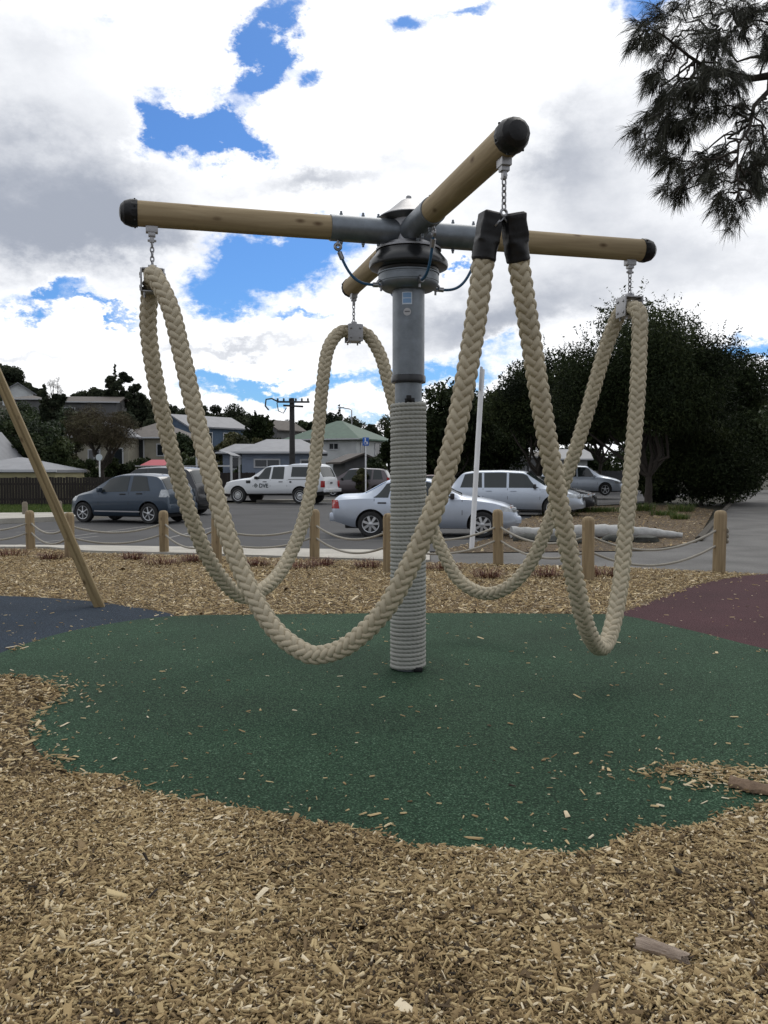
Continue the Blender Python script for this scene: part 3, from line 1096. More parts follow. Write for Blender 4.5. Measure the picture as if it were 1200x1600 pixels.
def loop(a, b):
    A, B_ = hang[a], hang[b]
    ch = B_ - A
    mid = (A + B_) / 2 - np.array([CX, CY, 0])
    out = mid / np.linalg.norm(mid)
    pts = []
    if a != 'F':
        pts.append(np.array([*A[:2], ZC]))
    for (u, w, z) in HANG[a + b]:
        p = A + ch * u + out * w
        pts.append(np.array([p[0], p[1], z - 0.022 * max(0, 1 - z / 1.2)]))
    if b != 'F':
        pts.append(np.array([*B_[:2], ZC]))
    return pts


ROPES = (('L', 'F', (21, 23), 'nearest plaited rope, running from the left arm clamp to the left black sleeve'),
         ('F', 'R', (79, 115), 'plaited rope hanging from the right-hand black sleeve to the right arm clamp'),
         ('R', 'B', (50, 34), 'plaited rope behind the post running from the right arm clamp to the rear arm clamp'),
         ('B', 'L', (18, -21), 'plaited rope running from the rear arm clamp to the left arm clamp'))
for (a, b, spin, lab) in ROPES:
    pts = loop(a, b)
    V, f = braid(pts, spin, 0.372, 0.97, 0.17 if a == 'F' else 0, 0.17 if b == 'F' else 0)
    o0 = pts[len(pts) // 2]
    ro = raw('swing_rope', V - o0, f, 'braid', smooth=True)
    ro.location = tuple(o0)
    tag(ro, lab, 'rope', 'plaited ropes slung between the arms')
    if 'F' in (a, b):
        e = pts if a == 'F' else pts[::-1]
        P, _ = smooth_path(e, 400)
        s = np.concatenate([[0], np.cumsum(np.linalg.norm(np.diff(P, axis=0), axis=1))])
        d, td = dirs['F']
        sv, sf = [], []
        nseg, m = 26, 28
        for i in range(nseg):
            q_ = i / (nseg - 1)
            ss = -0.012 + 0.268 * q_
            c_ = np.array([np.interp(max(ss, 0), s, P[:, k_]) for k_ in range(3)])
            c2_ = np.array([np.interp(max(ss, 0) + 0.02, s, P[:, k_]) for k_ in range(3)])
            t_ = (c2_ - c_) / np.linalg.norm(c2_ - c_)
            if ss < 0:
                c_ = c_ + t_ * ss
            u_ = d - t_ * (d @ t_)
            u_ /= np.linalg.norm(u_)
            w_ = np.cross(t_, u_)
            sq = 1 if ss < 0.125 else max(0, 1 - (ss - 0.125) / 0.035)
            rad = 0.0610 + 0.0085 * (1 - sq)
            rad *= 1 + 0.014 * math.sin(ss * 70 + (1 if a == 'F' else 2.5)) + 0.008 * math.sin(ss * 131)
            if i == 0:
                rad *= 0.80
            if i == nseg - 1:
                rad *= 0.93
            for j in range(m):
                aa_ = 2 * math.pi * j / m
                cu, su = math.cos(aa_), math.sin(aa_)
                pw_ = 2 / (2 + 5 * sq)
                x_, y_ = math.copysign(abs(cu) ** pw_, cu), math.copysign(abs(su) ** pw_, su)
                lump = 1 + 0.035 * math.sin(3 * aa_ + ss * 40) * (0.3 + math.sin(5 * aa_ + ss * 23) ** 2)
                sv.append(c_ + (u_ * x_ + w_ * y_) * rad * lump - o0)
        for i in range(nseg - 1):
            for j in range(m):
                sf.append((i * m + j, i * m + (j + 1) % m, (i + 1) * m + (j + 1) % m, (i + 1) * m + j))
        sf.append(tuple(range(m - 1, -1, -1)))
        sf.append(tuple(range((nseg - 1) * m, nseg * m)))
        MB().add(sv, sf).build('black_sleeve', 'black', ro, 28)

# ------------------------------------------------------------------ timber swing frame on the left (one leg in view)
foot = G(152, 951)
sfr = thing('timber_swing', 'slanting square timber leg of a swing frame standing on the blue rubber', 'swing frame', foot + [0, 0, 0.02])
legdir = np.array([-1.12 / 2.42, 0.10, 1.0])
legdir /= np.linalg.norm(legdir)


def beam(name, a, b, w, parent, groove=True):
    """two laminated halves with a groove between, running from a to b"""
    a, b = Vector(a), Vector(b)
    Lg = (b - a).length
    mb = MB()
    for sg in (-1, 1):
        mb.box((sg * w * 0.25, 0, Lg / 2), (w * 0.5 - 0.016, w, Lg), bev=0.012)
    mb.box((0, 0, Lg / 2), (0.04, w - 0.03, Lg - 0.01))
    o = mb.build(name, 'beam_wood', parent)
    o.location = a
    o.rotation_euler = ((b - a).to_track_quat('Z', 'Y') @ Matrix.Rotation(R(115), 3, 'Z').to_quaternion()).to_euler()
    return o


top = Vector(legdir) * 4.0
beam('leg', Vector(legdir) * -0.06, top, 0.125, sfr)
beam('leg', Vector((2 * top.x, top.y * 2, -0.02)), top, 0.125, sfr)
beam('top_beam', top + Vector((0.05, -0.3, 0.06)), top + Vector((-0.9, 2.6, 0.06)), 0.14, sfr)

# ------------------------------------------------------------------ bollards with ropes strung between them
BOL = [(-62, 868, 803, 'left edge'), (44, 860, 797, 'leftmost bollard'), (105, 873, 800, 'leg bollard'),
       (253, 866, 797, 'hatchback bollard'), (335, 882, 803, 'left-rope bollard'),
       (488, 876, 795, 'pickup bollard'), (604, 896, 801, 'post bollard'),
       (775, 883, 795, 'sedan bollard'), (915, 908, 806, 'log bollard'),
       (1119, 896, 790, 'thick path bollard')]
BLAB = ['', 'leftmost round timber bollard, beyond the slanting leg', 'round timber bollard partly behind the slanting timber leg', 'round timber bollard standing below the rear wheel of the blue-grey hatchback',
        'round timber bollard mostly hidden behind the left plaited ropes', 'round timber bollard in front of the tail of the white pickup', 'round timber bollard peeping out behind the left side of the rope-wound post',
        'orange-brown timber bollard in front of the nose of the silver sedan', 'round timber bollard standing before the pale fallen log', 'thick knotty timber bollard at the edge of the concrete path on the right']
RLAB = ['%s grey rope running out of the photo left of the leftmost bollard', '%s grey rope from the leftmost bollard to the slanting timber leg', '%s grey rope right of the timber leg, below the blue-grey hatchback',
        '%s grey rope right of the hatchback bollard, meeting the left plaited ropes', '%s grey rope below the white pickup, left of its bollard', '%s grey rope below the tail of the silver sedan, left of the post',
        '%s grey rope right of the post, crossing the sedan front wheel', '%s grey rope right of the orange-brown bollard, behind the crossing plaited ropes', '%s grey rope running in front of the pale log to the thick right bollard']
bpos = []
proto = None
for i, (px, yb, yt, _) in enumerate(BOL):
    p = G(px, yb)
    dist = p[1]
    h = (yb - yt) / F * dist
    h = min(max(h, 0.78), 0.98)
    bpos.append((p, h))
    r_ = 0.088 if i != 9 else 0.096
    pr_ = [(r_ * 0.98, -0.1), (r_, 0.0), (r_, h - 0.09), (r_ * 0.96, h - 0.055), (r_ * 0.80, h - 0.022), (r_ * 0.5, h - 0.006), (0.0, h)]
    if i == 0:
        lab = 'round timber bollard standing past the left end of the rope barrier'
    o = MB().lathe(pr_, n=28).build('bollard', 'post_wood', None, 50)
    o.location = tuple(p)
    o.rotation_euler = (random.uniform(-.015, .015), R(1.2) if i == 9 else random.uniform(-.012, .012), random.uniform(0, 6))
    tag(o, BLAB[i] or lab, 'bollard', 'round timber bollards along the car park')
for px, yb, lab in ((35, 806, 'small grey bollard on the grass edge by the dark fence, further left'), (89, 804, 'small grey bollard on the grass edge, right of its twin, behind the timber leg')):
    p = G(px, yb, 0.05)
    o = MB().lathe([(0.09, -0.05), (0.09, 0.42), (0.07, 0.47), (0, 0.48)], n=16).build('bollard', mat('grey_post', (0.2, 0.17, 0.13), 0.9, var=0.2), None, 50)
    o.location = tuple(p)
    tag(o, lab, 'bollard', 'small bollards on the verge')
for i in range(len(BOL) - 1):
    (a, ha), (b, hb) = bpos[i], bpos[i + 1]
    for lev, fr in (('upper', 0.68), ('lower', 0.44)):
        d = (b - a)
        ln = np.linalg.norm(d)
        a1 = a + d / ln * 0.07 + [0, 0, ha * fr]
        b1 = b - d / ln * 0.07 + [0, 0, hb * fr]
        sag = 0.075 * ln if i != 8 else 0.10 * ln
        t = np.linspace(0, 1, max(40, int(ln / 0.012)))[:, None]
        pts = a1 * (1 - t) + b1 * t - np.array([[0, 0, 1.0]]) * (4 * t * (1 - t) * sag)
        V, f = twisted(pts, 0.0175, 3, 0.11, 9, 0.3)
        o0 = (a1 + b1) / 2
        o = raw('barrier_rope', V - o0, f, 'barrier_rope', smooth=True)
        o.location = tuple(o0)
        tag(o, RLAB[i] % lev, 'rope', 'ropes strung between the bollards')
# knots where the last ropes end
p, h = bpos[9]
kn = MB()
for fr in (0.68, 0.60, 0.52):
    kn.torus((0, 0, 0), 0.030, 0.017, (1, 0.2, 0.1), 16, 7)
    kn.v[-112:] = [(x_ + 0.11, y_ - 0.01, z_ + h * fr) for (x_, y_, z_) in kn.v[-112:]]
ko = kn.build('rope_knot', 'barrier_rope')
ko.location = tuple(p)
tag(ko, 'knotted rope end on the far side of the thick bollard on the right', 'rope knot')

# pale weathered log edging the mulch
la, lb = G(795, 842), G(1063, 843)
n = 40
lv = []
mlog = MB()
dl = (lb - la)
Lg = np.linalg.norm(dl)
pp, rr_ = [], []
for i in range(n):
    t = i / (n - 1)
    c_ = la + dl * t + [0, 0.25 * math.sin(t * 3), 0]
    r_ = 0.14 * (1 - 0.15 * math.sin(t * 9)) * min(1, 0.45 + (1 - t) * 3.2)
    pp.append(c_ + [0, 0, r_ * 0.75 + 0.05])
    rr_.append(r_ * (1 + 0.08 * math.sin(i * 2.1)))
mlog.tube(pp, rr_, 14)
lg = mlog.build('log', mat('pale_log', (0.40, 0.40, 0.385), 0.85, var=0.25, vscale=4, bump=0.6, bscale=12), None, 60)
tag(lg, 'pale weathered log lying along the front of the mulch bed', 'log')
for i, (px, py, sx) in enumerate(((818, 846, .3), (868, 849, .34), (895, 850, .3), (962, 847, .4), (1005, 848, .28))):
    st_ = MB()
    bm = bmesh.new()
    bmesh.ops.create_icosphere(bm, subdivisions=2, radius=1)
    for v in bm.verts:
        k_ = 1 + 0.2 * math.sin(v.co.x * 4 + i) * math.cos(v.co.y * 5 + i * 2) + 0.12 * math.sin(v.co.z * 7 + i)
        v.co = Vector((v.co.x * sx * k_, v.co.y * 0.16 * k_, v.co.z * 0.12 * k_))
    bm.verts.index_update()
    st_.add([v.co for v in bm.verts], [[v.index for v in f.verts] for f in bm.faces])
    bm.free()
    so_ = st_.build('stone', mat('dark_stone', (0.05, 0.052, 0.045), 0.9, var=0.4, vscale=6, bump=0.4), None, 60)
    so_.location = tuple(G(px, py) + [0, 0, 0.06])
    tag(so_, ['dark stone at the left end of the pale log', 'dark mossy stone under the log, left of the bollard before it', 'dark stone just left of the bollard before the log', 'dark stone under the log behind the bright plaited rope', 'dark stone under the tapering right end of the log'][i], 'stone', 'dark stones under the log')

# ------------------------------------------------------------------ vehicles
MT['glass'] = mat('car_glass', (0.018, 0.024, 0.024), 0.04, spec=0.6)
MT['tyre'] = mat('tyre_rubber', (0.017, 0.017, 0.017), 0.8, var=0.2, vscale=20)
MT['rim'] = mat('alloy_rim', (0.50, 0.51, 0.52), 0.35, 0.7)
MT['trim'] = mat('dark_trim', (0.014, 0.014, 0.015), 0.55)
MT['lamp_clear'] = mat('headlamp_lens', (0.42, 0.44, 0.45), 0.08, 0.4, var=0.3, vscale=12)
MT['lamp_red'] = mat('tail_lamp_red', (0.32, 0.012, 0.012), 0.15)
MT['lamp_amber'] = mat('indicator_lens', (0.5, 0.14, 0.03), 0.15)
MT['plate'] = mat('number_plate', (0.55, 0.55, 0.52), 0.5)


def paint(name, c, metal=0.55):
    return mat(name, c, 0.34, metal, coat=0.6, var=0.04, vscale=3)


MT['silver'] = paint('silver_paint', (0.45, 0.50, 0.58))
MT['silver2'] = paint('pale_silver_paint', (0.50, 0.55, 0.62))
MT['white_car'] = mat('white_car_paint', (0.66, 0.68, 0.70), 0.3, coat=0.6)
MT['blue_car'] = paint('blue_grey_paint', (0.038, 0.058, 0.085), 0.45)
MT['black_car'] = paint('black_paint', (0.016, 0.017, 0.021), 0.2)
MT['mauve_car'] = paint('mauve_grey_paint', (0.105, 0.088, 0.094), 0.4)
MT['navy_car'] = paint('charcoal_paint', (0.022, 0.024, 0.028), 0.3)
MT['maroon_car'] = paint('maroon_paint', (0.06, 0.02, 0.022), 0.3)


def itp(tab, x):
    a = np.array(tab, float)
    return np.interp(x, a[:, 0], a[:, 1])


class Body:
    def __init__(s, sp):
        s.sp = sp
        s.xs = np.unique(np.concatenate([np.linspace(0, sp['L'], 64), [0.03, sp['L'] - 0.03]]))
        ch = {}
        for k in ('top', 'belt', 'hw', 'rw', 'bot'):
            v = itp(sp[k], s.xs)
            for _ in range(2):
                u = v.copy()
                u[1:-1] = 0.25 * v[:-2] + 0.5 * v[1:-1] + 0.25 * v[2:]
                v = u
            ch[k] = v
        ch['belt'] = np.minimum(ch['belt'], ch['top'] - 0.02)
        ch['bot'] = np.minimum(ch['bot'], ch['belt'] - 0.05)
        s.ch = ch

    def g(s, k, x):
        return float(np.interp(x, s.xs, s.ch[k]))

    def ztop(s, x, y):
        r = s.g('rw', x)
        return s.g('top', x) - 0.055 * min(1, abs(y) / r) ** 3.5

    def yside(s, x, z):
        """half width of the skin at height z"""
        b, t, w, r, bt = s.g('belt', x), s.g('top', x), s.g('hw', x), s.g('rw', x), s.g('bot', x)
        zm = bt + (b - bt) * 0.55
        pts = [(bt, w * 0.90), (bt + 0.09, w * 0.975), (zm, w), (b, w * 0.975), (t - 0.055, r)]
        a = np.array(pts)
        return float(np.interp(z, a[:, 0], a[:, 1]))

    def mesh(s):
        rings = []
        for x in s.xs:
            b, t, w, r, bt = s.g('belt', x), s.g('top', x), s.g('hw', x), s.g('rw', x), s.g('bot', x)
            zm = bt + (b - bt) * 0.55
            half = [(w * 0.55, bt), (w * 0.90, bt), (w * 0.975, bt + 0.09), (w * 0.995, (bt + .09 + zm) / 2), (w, zm), (w * 0.997, (zm + b) / 2), (w * 0.975, b)]
            zr = t - 0.055
            half += [(w * 0.975 + (r - w * 0.975) * q_, b + (zr - b) * q_) for q_ in (0.33, 0.66)]
            half += [(r, zr)] + [(r * q_, t - 0.055 * q_ ** 3.5) for q_ in (0.96, 0.88, 0.7, 0.4)]
            ring = half + [(0, t)] + [(-y, z) for y, z in half[::-1]] + [(0, bt)]
            rings.append([(x, y, z) for y, z in ring])
        m = MB()
        n = len(rings[0])
        vs = [p for rg in rings for p in rg]
        fs = [(i * n + j, i * n + (j + 1) % n, (i + 1) * n + (j + 1) % n, (i + 1) * n + j) for i in range(len(rings) - 1) for j in range(n)]
        fs.append(tuple(range(n)))
        fs.append(tuple(range((len(rings) - 1) * n, len(rings) * n)))
        m.add(vs, fs)
        return m

    def side(s, quad, off=0.006, n=10, m=5, sg=1):
        """quad = (xb0, xb1, xt0, xt1, z0, z1) panel lying on the side skin"""
        xb0, xb1, xt0, xt1, za, zb = quad
        rows = []
        for j in range(m + 1):
            v = j / m
            row = []
            for i in range(n + 1):
                u = i / n
                x = (xb0 + (xb1 - xb0) * u) * (1 - v) + (xt0 + (xt1 - xt0) * u) * v
                z0 = za if za is not None else s.g('belt', x) + 0.025
                z1 = zb if zb is not None else s.g('top', x) - 0.085
                z = z0 + (z1 - z0) * v
                row.append((x, sg * (s.yside(x, z) + off), z + (0.002 if off else 0)))
            rows.append(row)
        return rows

    def across(s, xa, xb, wfrac=0.92, off=0.007, n=12, m=6, wf2=None):
        rows = []
        for j in range(m + 1):
            x = xa + (xb - xa) * j / m
            wf = wfrac + ((wf2 or wfrac) - wfrac) * j / m
            r = s.g('rw', x) * wf
            sl_ = (s.g('top', x + 0.02) - s.g('top', x - 0.02)) / 0.04
            nx_, nz_ = -sl_ / math.hypot(sl_, 1), 1 / math.hypot(sl_, 1)
            rows.append([(x + nx_ * off, r * (-1 + 2 * i / n), s.ztop(x, r * (-1 + 2 * i / n)) + nz_ * off) for i in range(n + 1)])
        return rows


def wheel_meshes(r, wdt, spokes, style):
    ty = MB().lathe([(r * 0.62, -wdt / 2 + 0.01), (r * 0.70, -wdt / 2), (r * 0.93, -wdt / 2), (r * 0.985, -wdt / 2 + 0.02), (r, -wdt / 2 + 0.045), (r, wdt / 2 - 0.045), (r * 0.985, wdt / 2 - 0.02), (r * 0.93, wdt / 2), (r * 0.70, wdt / 2), (r * 0.62, wdt / 2 - 0.01)], (0, 0, 0), (0, 1, 0), 32)
    rm = MB()
    rr = r * 0.66
    rm.lathe([(rr * 0.9, wdt / 2 - 0.05), (rr * 0.92, wdt / 2 - 0.004), (rr * 1.0, wdt / 2 + 0.004), (rr * 1.02, wdt / 2 - 0.004), (rr * 1.02, wdt / 2 - 0.06)], (0, 0, 0), (0, 1, 0), 32)
    rm.lathe([(rr * 0.26, wdt / 2 - 0.05), (rr * 0.26, wdt / 2 + 0.004), (rr * 0.2, wdt / 2 + 0.012), (0, wdt / 2 + 0.012)], (0, 0, 0), (0, 1, 0), 16)
    if style == 'steel':
        rm.lathe([(rr * 0.2, wdt / 2 + 0.002), (rr * 0.5, wdt / 2 - 0.012), (rr * 0.62, wdt / 2 - 0.002), (rr * 0.9, wdt / 2 - 0.04)], (0, 0, 0), (0, 1, 0), 32)
    else:
        for k in range(spokes):
            a = 2 * math.pi * k / spokes
            rot = Matrix.Rotation(a, 3, 'Y')
            w0 = rr * (0.17 if style == 'thin' else 0.30)
            zz = wdt / 2
            p = [(-w0 * 0.5, zz - 0.03, rr * 0.15), (w0 * 0.5, zz - 0.03, rr * 0.15), (w0 * 0.62, zz - 0.03, rr * 0.95), (-w0 * 0.62, zz - 0.03, rr * 0.95),
                 (-w0 * 0.4, zz + 0.006, rr * 0.15), (w0 * 0.4, zz + 0.006, rr * 0.15), (w0 * 0.5, zz + 0.0, rr * 0.95), (-w0 * 0.5, zz + 0.0, rr * 0.95)]
            rm.add([rot @ Vector(q_) for q_ in p], [(0, 1, 2, 3), (4, 5, 6, 7), (0, 1, 5, 4), (1, 2, 6, 5), (2, 3, 7, 6), (3, 0, 4, 7)])
    bk = MB().lathe([(0.0, wdt / 2 - 0.075), (rr * 1.0, wdt / 2 - 0.075), (rr * 1.0, wdt / 2 - 0.08), (0, wdt / 2 - 0.08)], (0, 0, 0), (0, 1, 0), 24)
    return ty, rm, bk


def car(name, label, cat, pm_, sp, wheel_px, near, yaw, wstyle=('thin', 6), z=0.0, sc=(1, 1, 1)):
    """wheel_px: photograph pixel where the near rear tyre meets the ground; near: +1 when the car's left side faces us"""
    B_ = Body(sp)
    xr, xf, wr_ = sp['wheels']
    tr = sp['W'] - 0.11
    o = thing(name, label, cat)
    p = G(wheel_px[0], wheel_px[1], z)
    off = Matrix.Rotation(yaw, 3, 'Z') @ Vector((xr, near * (tr + 0.08), 0))
    o.location = (p[0] - off.x, p[1] - off.y, z)
    o.rotation_euler = (0, 0, yaw)
    o.scale = sc
    body = B_.mesh().build('body', pm_, o, 30)
    cut = MB()
    for x in (xr, xf):
        for sg in (-1, 1):
            cut.lathe([(wr_ * 1.17, 0), (wr_ * 1.17, 0.55)], (x, sg * (sp['W'] - 0.26), wr_ * 1.02), (0, sg, 0), 32)
    co_ = cut.build('cutter', 'trim')
    co_.parent = o
    md = body.modifiers.new('arch', 'BOOLEAN')
    md.operation = 'DIFFERENCE'
    md.object = co_
    md.solver = 'EXACT'
    md.material_mode = 'TRANSFER'
    bpy.context.view_layer.update()
    dg = bpy.context.evaluated_depsgraph_get()
    me = bpy.data.meshes.new_from_object(body.evaluated_get(dg))
    body.modifiers.clear()
    body.data = me
    me.polygons.foreach_set('use_smooth', [True] * len(me.polygons))
    me.set_sharp_from_angle(angle=R(32))
    bpy.data.objects.remove(co_)
    # glass
    for nm, (xa, xb, wf, wf2) in (('windscreen', sp['ws']), ('rear_window', sp['rwin'])):
        MB().grid(B_.across(xa, xb, wf, 0.007, 14, 8, wf2)).build(nm, 'glass', o)
    for q_ in sp['win']:
        for sg in (-1, 1):
            MB().grid(B_.side(q_[:4] + (q_[4] if len(q_) > 4 else None, q_[5] if len(q_) > 5 else None), 0.006, 10, 6, sg)).build('side_window', 'glass', o)
    # black window surround, seams, handles, sills
    for sg in (-1, 1):
        for x in sp.get('seams', ()):
            MB().grid(B_.side((x - 0.006, x + 0.006, x - 0.006 + sp.get('slant', 0), x + 0.006 + sp.get('slant', 0), B_.g('bot', x) + 0.08, B_.g('belt', x) + 0.0), 0.003, 1, 6, sg)).build('door_seam', sp.get('seam_m', 'trim'), o)
        if sp.get('rub'):
            x0_, x1_, z_ = sp['rub']
            MB().grid(B_.side((x0_, x1_, x0_, x1_, z_ - 0.02, z_ + 0.02), 0.006, 12, 1, sg)).build('rub_strip', 'alu', o)
        for (x, z_) in sp.get('handles', ()):
            y = B_.yside(x, z_)
            hb = MB().box((x, sg * (y + 0.012), z_), (0.20, 0.03, 0.035), bev=0.01)
            hb.build('door_handle', sp.get('handle_m', 'trim'), o)
        xm, zm_ = sp['mirror']
        ym = B_.yside(xm, zm_)
        mm = MB().box((xm, sg * (ym + 0.11), zm_ + 0.03), (0.10, 0.20, 0.14), bev=0.035)
        mm.tube([(xm, sg * (ym - 0.02), zm_ - 0.02), (xm, sg * (ym + 0.08), zm_ + 0.0)], 0.025, 8)
        mm.build('wing_mirror', sp.get('mirror_m', 'trim'), o)
        for kk_, (q_, m_) in enumerate(sp.get('sidelamps', ())):
            MB().grid(B_.side(q_, 0.009, 8, 4, sg)).build('tail_lamp' if q_[0] < sp['L'] / 2 else 'headlamp', m_, o)
    for nm, c_, sz, m_ in sp.get('bits', ()):
        MB().box(c_, sz, bev=min(sz) * 0.25).build(nm, m_, o)
    # underbody
    MB().box((sp['L'] / 2, 0, 0.27 if sp['W'] < .92 else 0.48), (sp['L'] * 0.86, sp['W'] * 1.5, 0.16), bev=0.03).build('underbody', 'trim', o)
    ty, rm, bk = wheel_meshes(wr_, 0.205, wstyle[1], wstyle[0])
    first = None
    for x in (xr, xf):
        for sg in (-1, 1):
            if first is None:
                w = bpy.data.objects.new('wheel', None)
                COL.objects.link(w)
                w.parent = o
                ty.build('tyre', 'tyre', w)
                rm.build('rim', 'rim', w)
                bk.build('brake_disc', 'trim', w)
                first = w
            else:
                w = copy_tree(first, o)
            w.location = (x, sg * tr, wr_)
            w.rotation_euler = (0, 0.35 * x, 0) if sg > 0 else (0, 0.35 * x, math.pi)
    return o, B_


SEDAN = dict(L=4.30, W=.845, wheels=(0.92, 3.455, 0.30),
             top=[(0, .72), (.05, .93), (.12, .985), (.70, 1.01), (1.30, 1.345), (1.8, 1.39), (2.25, 1.375), (3.08, .965), (3.6, .89), (4.05, .775), (4.22, .68), (4.30, .52)],
             belt=[(0, .66), (.1, .86), (.7, .90), (3.08, .885), (3.7, .80), (4.1, .68), (4.3, .48)],
             hw=[(0, .66), (.06, .76), (.3, .825), (1, .845), (3.4, .84), (3.95, .79), (4.18, .69), (4.3, .52)],
             rw=[(0, .60), (.1, .69), (.7, .70), (1.3, .585), (2.25, .585), (3.05, .70), (3.6, .73), (4.05, .67), (4.3, .45)],
             bot=[(0, .38), (.25, .30), (.5, .22), (3.9, .20), (4.3, .26)],
             ws=(3.0, 2.32, .93, .93), rwin=(0.78, 1.25, .90, .93), win=[(0.98, 1.32, 1.27, 1.40), (1.36, 1.98, 1.44, 1.96), (2.06, 2.90, 2.04, 2.36)],
             seams=(1.0, 2.02, 3.0), handles=((1.18, .80), (2.22, .80)), mirror=(2.78, .93), rub=None, handle_m='trim',
             sidelamps=(((.0, .2, .0, .16, .66, .86), 'lamp_red'), ((3.92, 4.16, 3.86, 4.08, .60, .72), 'lamp_clear'), ((4.16, 4.24, 4.08, 4.18, .60, .71), 'lamp_amber')),
             bits=(('number_plate', (-.012, 0, .68), (.02, .36, .12), 'plate'), ('grille', (4.285, 0, .56), (.05, .62, .08), 'trim'), ('headlamp', (4.17, .56, .645), (.12, .26, .12), 'lamp_clear'),
                   ('headlamp', (4.17, -.56, .645), (.12, .26, .12), 'lamp_clear'), ('bumper', (4.27, 0, .40), (.16, 1.24, .17), 'silver'), ('bumper', (.03, 0, .46), (.16, 1.44, .2), 'silver')))
WAGON = dict(L=4.55, W=.86, wheels=(0.95, 3.57, 0.31),
             top=[(0, .70), (.05, .95), (.10, 1.02), (.42, 1.42), (.9, 1.485), (1.8, 1.50), (2.6, 1.465), (3.35, 1.00), (3.8, .92), (4.3, .79), (4.48, .66), (4.55, .5)],
             belt=[(0, .62), (.1, .90), (3.3, .90), (3.9, .81), (4.35, .68), (4.55, .45)],
             hw=[(0, .70), (.06, .79), (.3, .84), (1, .86), (3.6, .85), (4.2, .79), (4.42, .69), (4.55, .52)],
             rw=[(0, .66), (.1, .72), (.42, .62), (2.6, .61), (3.35, .72), (3.9, .74), (4.3, .67), (4.55, .45)],
             bot=[(0, .38), (.3, .25), (4.1, .22), (4.55, .28)],
             ws=(3.28, 2.66, .93, .93), rwin=(0.12, 0.38, .90, .9), win=[(0.42, 1.18, .55, 1.14), (1.26, 2.02, 1.22, 2.0), (2.10, 3.12, 2.08, 2.70)],
             seams=(1.22, 2.06, 3.15), handles=((1.42, .82), (2.26, .82)), mirror=(2.98, .95), handle_m='silver',
             sidelamps=(((.0, .22, .0, .2, .66, .88), 'lamp_red'), ((4.12, 4.40, 4.06, 4.32, .60, .73), 'lamp_clear')),
             bits=(('number_plate', (-.012, 0, .72), (.02, .36, .12), 'plate'), ('grille', (4.535, 0, .57), (.05, .6, .1), 'trim'), ('headlamp', (4.42, .57, .65), (.12, .26, .12), 'lamp_clear'),
                   ('headlamp', (4.42, -.57, .65), (.12, .26, .12), 'lamp_clear')))
HATCH = dict(L=3.70, W=.845, wheels=(0.66, 3.04, 0.31),
             top=[(0, .55), (.03, .88), (.10, 1.0), (.34, 1.40), (.55, 1.465), (1.1, 1.505), (1.75, 1.495), (2.1, 1.43), (2.82, 1.01), (3.2, .93), (3.5, .80), (3.65, .64), (3.70, .45)],
             belt=[(0, .52), (.1, .95), (.6, .96), (2.8, .89), (3.3, .80), (3.55, .68), (3.7, .42)],
             hw=[(0, .70), (.05, .78), (.25, .83), (.7, .845), (3.0, .84), (3.4, .79), (3.6, .68), (3.7, .5)],
             rw=[(0, .68), (.1, .74), (.36, .64), (1.2, .625), (2.1, .62), (2.82, .72), (3.3, .73), (3.55, .62), (3.7, .42)],
             bot=[(0, .36), (.25, .25), (3.4, .20), (3.7, .26)],
             ws=(2.74, 2.16, .94, .94), rwin=(0.13, 0.37, .90, .93), win=[(0.62, 1.30, .82, 1.30), (1.42, 2.52, 1.42, 2.16)],
             seams=(0.78, 1.37, 2.46), handles=((.98, .90), (1.58, .88)), mirror=(2.36, .97), handle_m='trim', mirror_m='blue_car', rub=(.98, 2.62, .36), seam_m='trim',
             sidelamps=(((.01, .30, .06, .24, .80, 1.02), 'lamp_clear'), ((3.32, 3.56, 3.22, 3.44, .66, .80), 'lamp_clear')),
             bits=(('number_plate', (-.012, .0, .70), (.02, .36, .12), 'plate'), ('bumper', (.04, 0, .46), (.15, 1.5, .26), 'blue_car'), ('aerial', (.72, 0, 1.51), (.06, .03, .03), 'trim')))
MPV = dict(L=4.5, W=.88, wheels=(0.80, 3.52, 0.33),
           top=[(0, .6), (.03, .95), (.10, 1.1), (.34, 1.62), (.6, 1.70), (1.6, 1.74), (2.5, 1.70), (3.5, 1.10), (3.9, 1.0), (4.3, .86), (4.45, .68), (4.5, .5)],
           belt=[(0, .55), (.1, 1.02), (3.4, .98), (3.9, .9), (4.3, .72), (4.5, .45)],
           hw=[(0, .74), (.05, .82), (.25, .87), (3.6, .87), (4.2, .8), (4.4, .7), (4.5, .5)],
           rw=[(0, .7), (.1, .78), (.36, .68), (2.5, .66), (3.5, .75), (4.0, .75), (4.3, .66), (4.5, .45)],
           bot=[(0, .4), (.25, .28), (4.2, .25), (4.5, .3)],
           ws=(3.4, 2.58, .94, .94), rwin=(0.13, 0.36, .92, .94), win=[(.42, 1.05, .56, 1.0), (1.15, 2.0, 1.12, 1.98), (2.1, 3.12, 2.08, 2.62)],
           seams=(1.1, 2.05, 3.1), handles=((1.3, .95), (2.26, .95)), mirror=(2.95, 1.05), handle_m='trim',
           sidelamps=(((.0, .16, .02, .2, .95, 1.15), 'lamp_red'), ((4.05, 4.36, 3.95, 4.24, .68, .84), 'lamp_clear')),
           bits=(('number_plate', (-.012, 0, .78), (.02, .36, .12), 'plate'), ('roof_rail', (1.6, .6, 1.745), (2.0, .03, .03), 'alu'), ('roof_rail', (1.6, -.6, 1.745), (2.0, .03, .03), 'alu')))
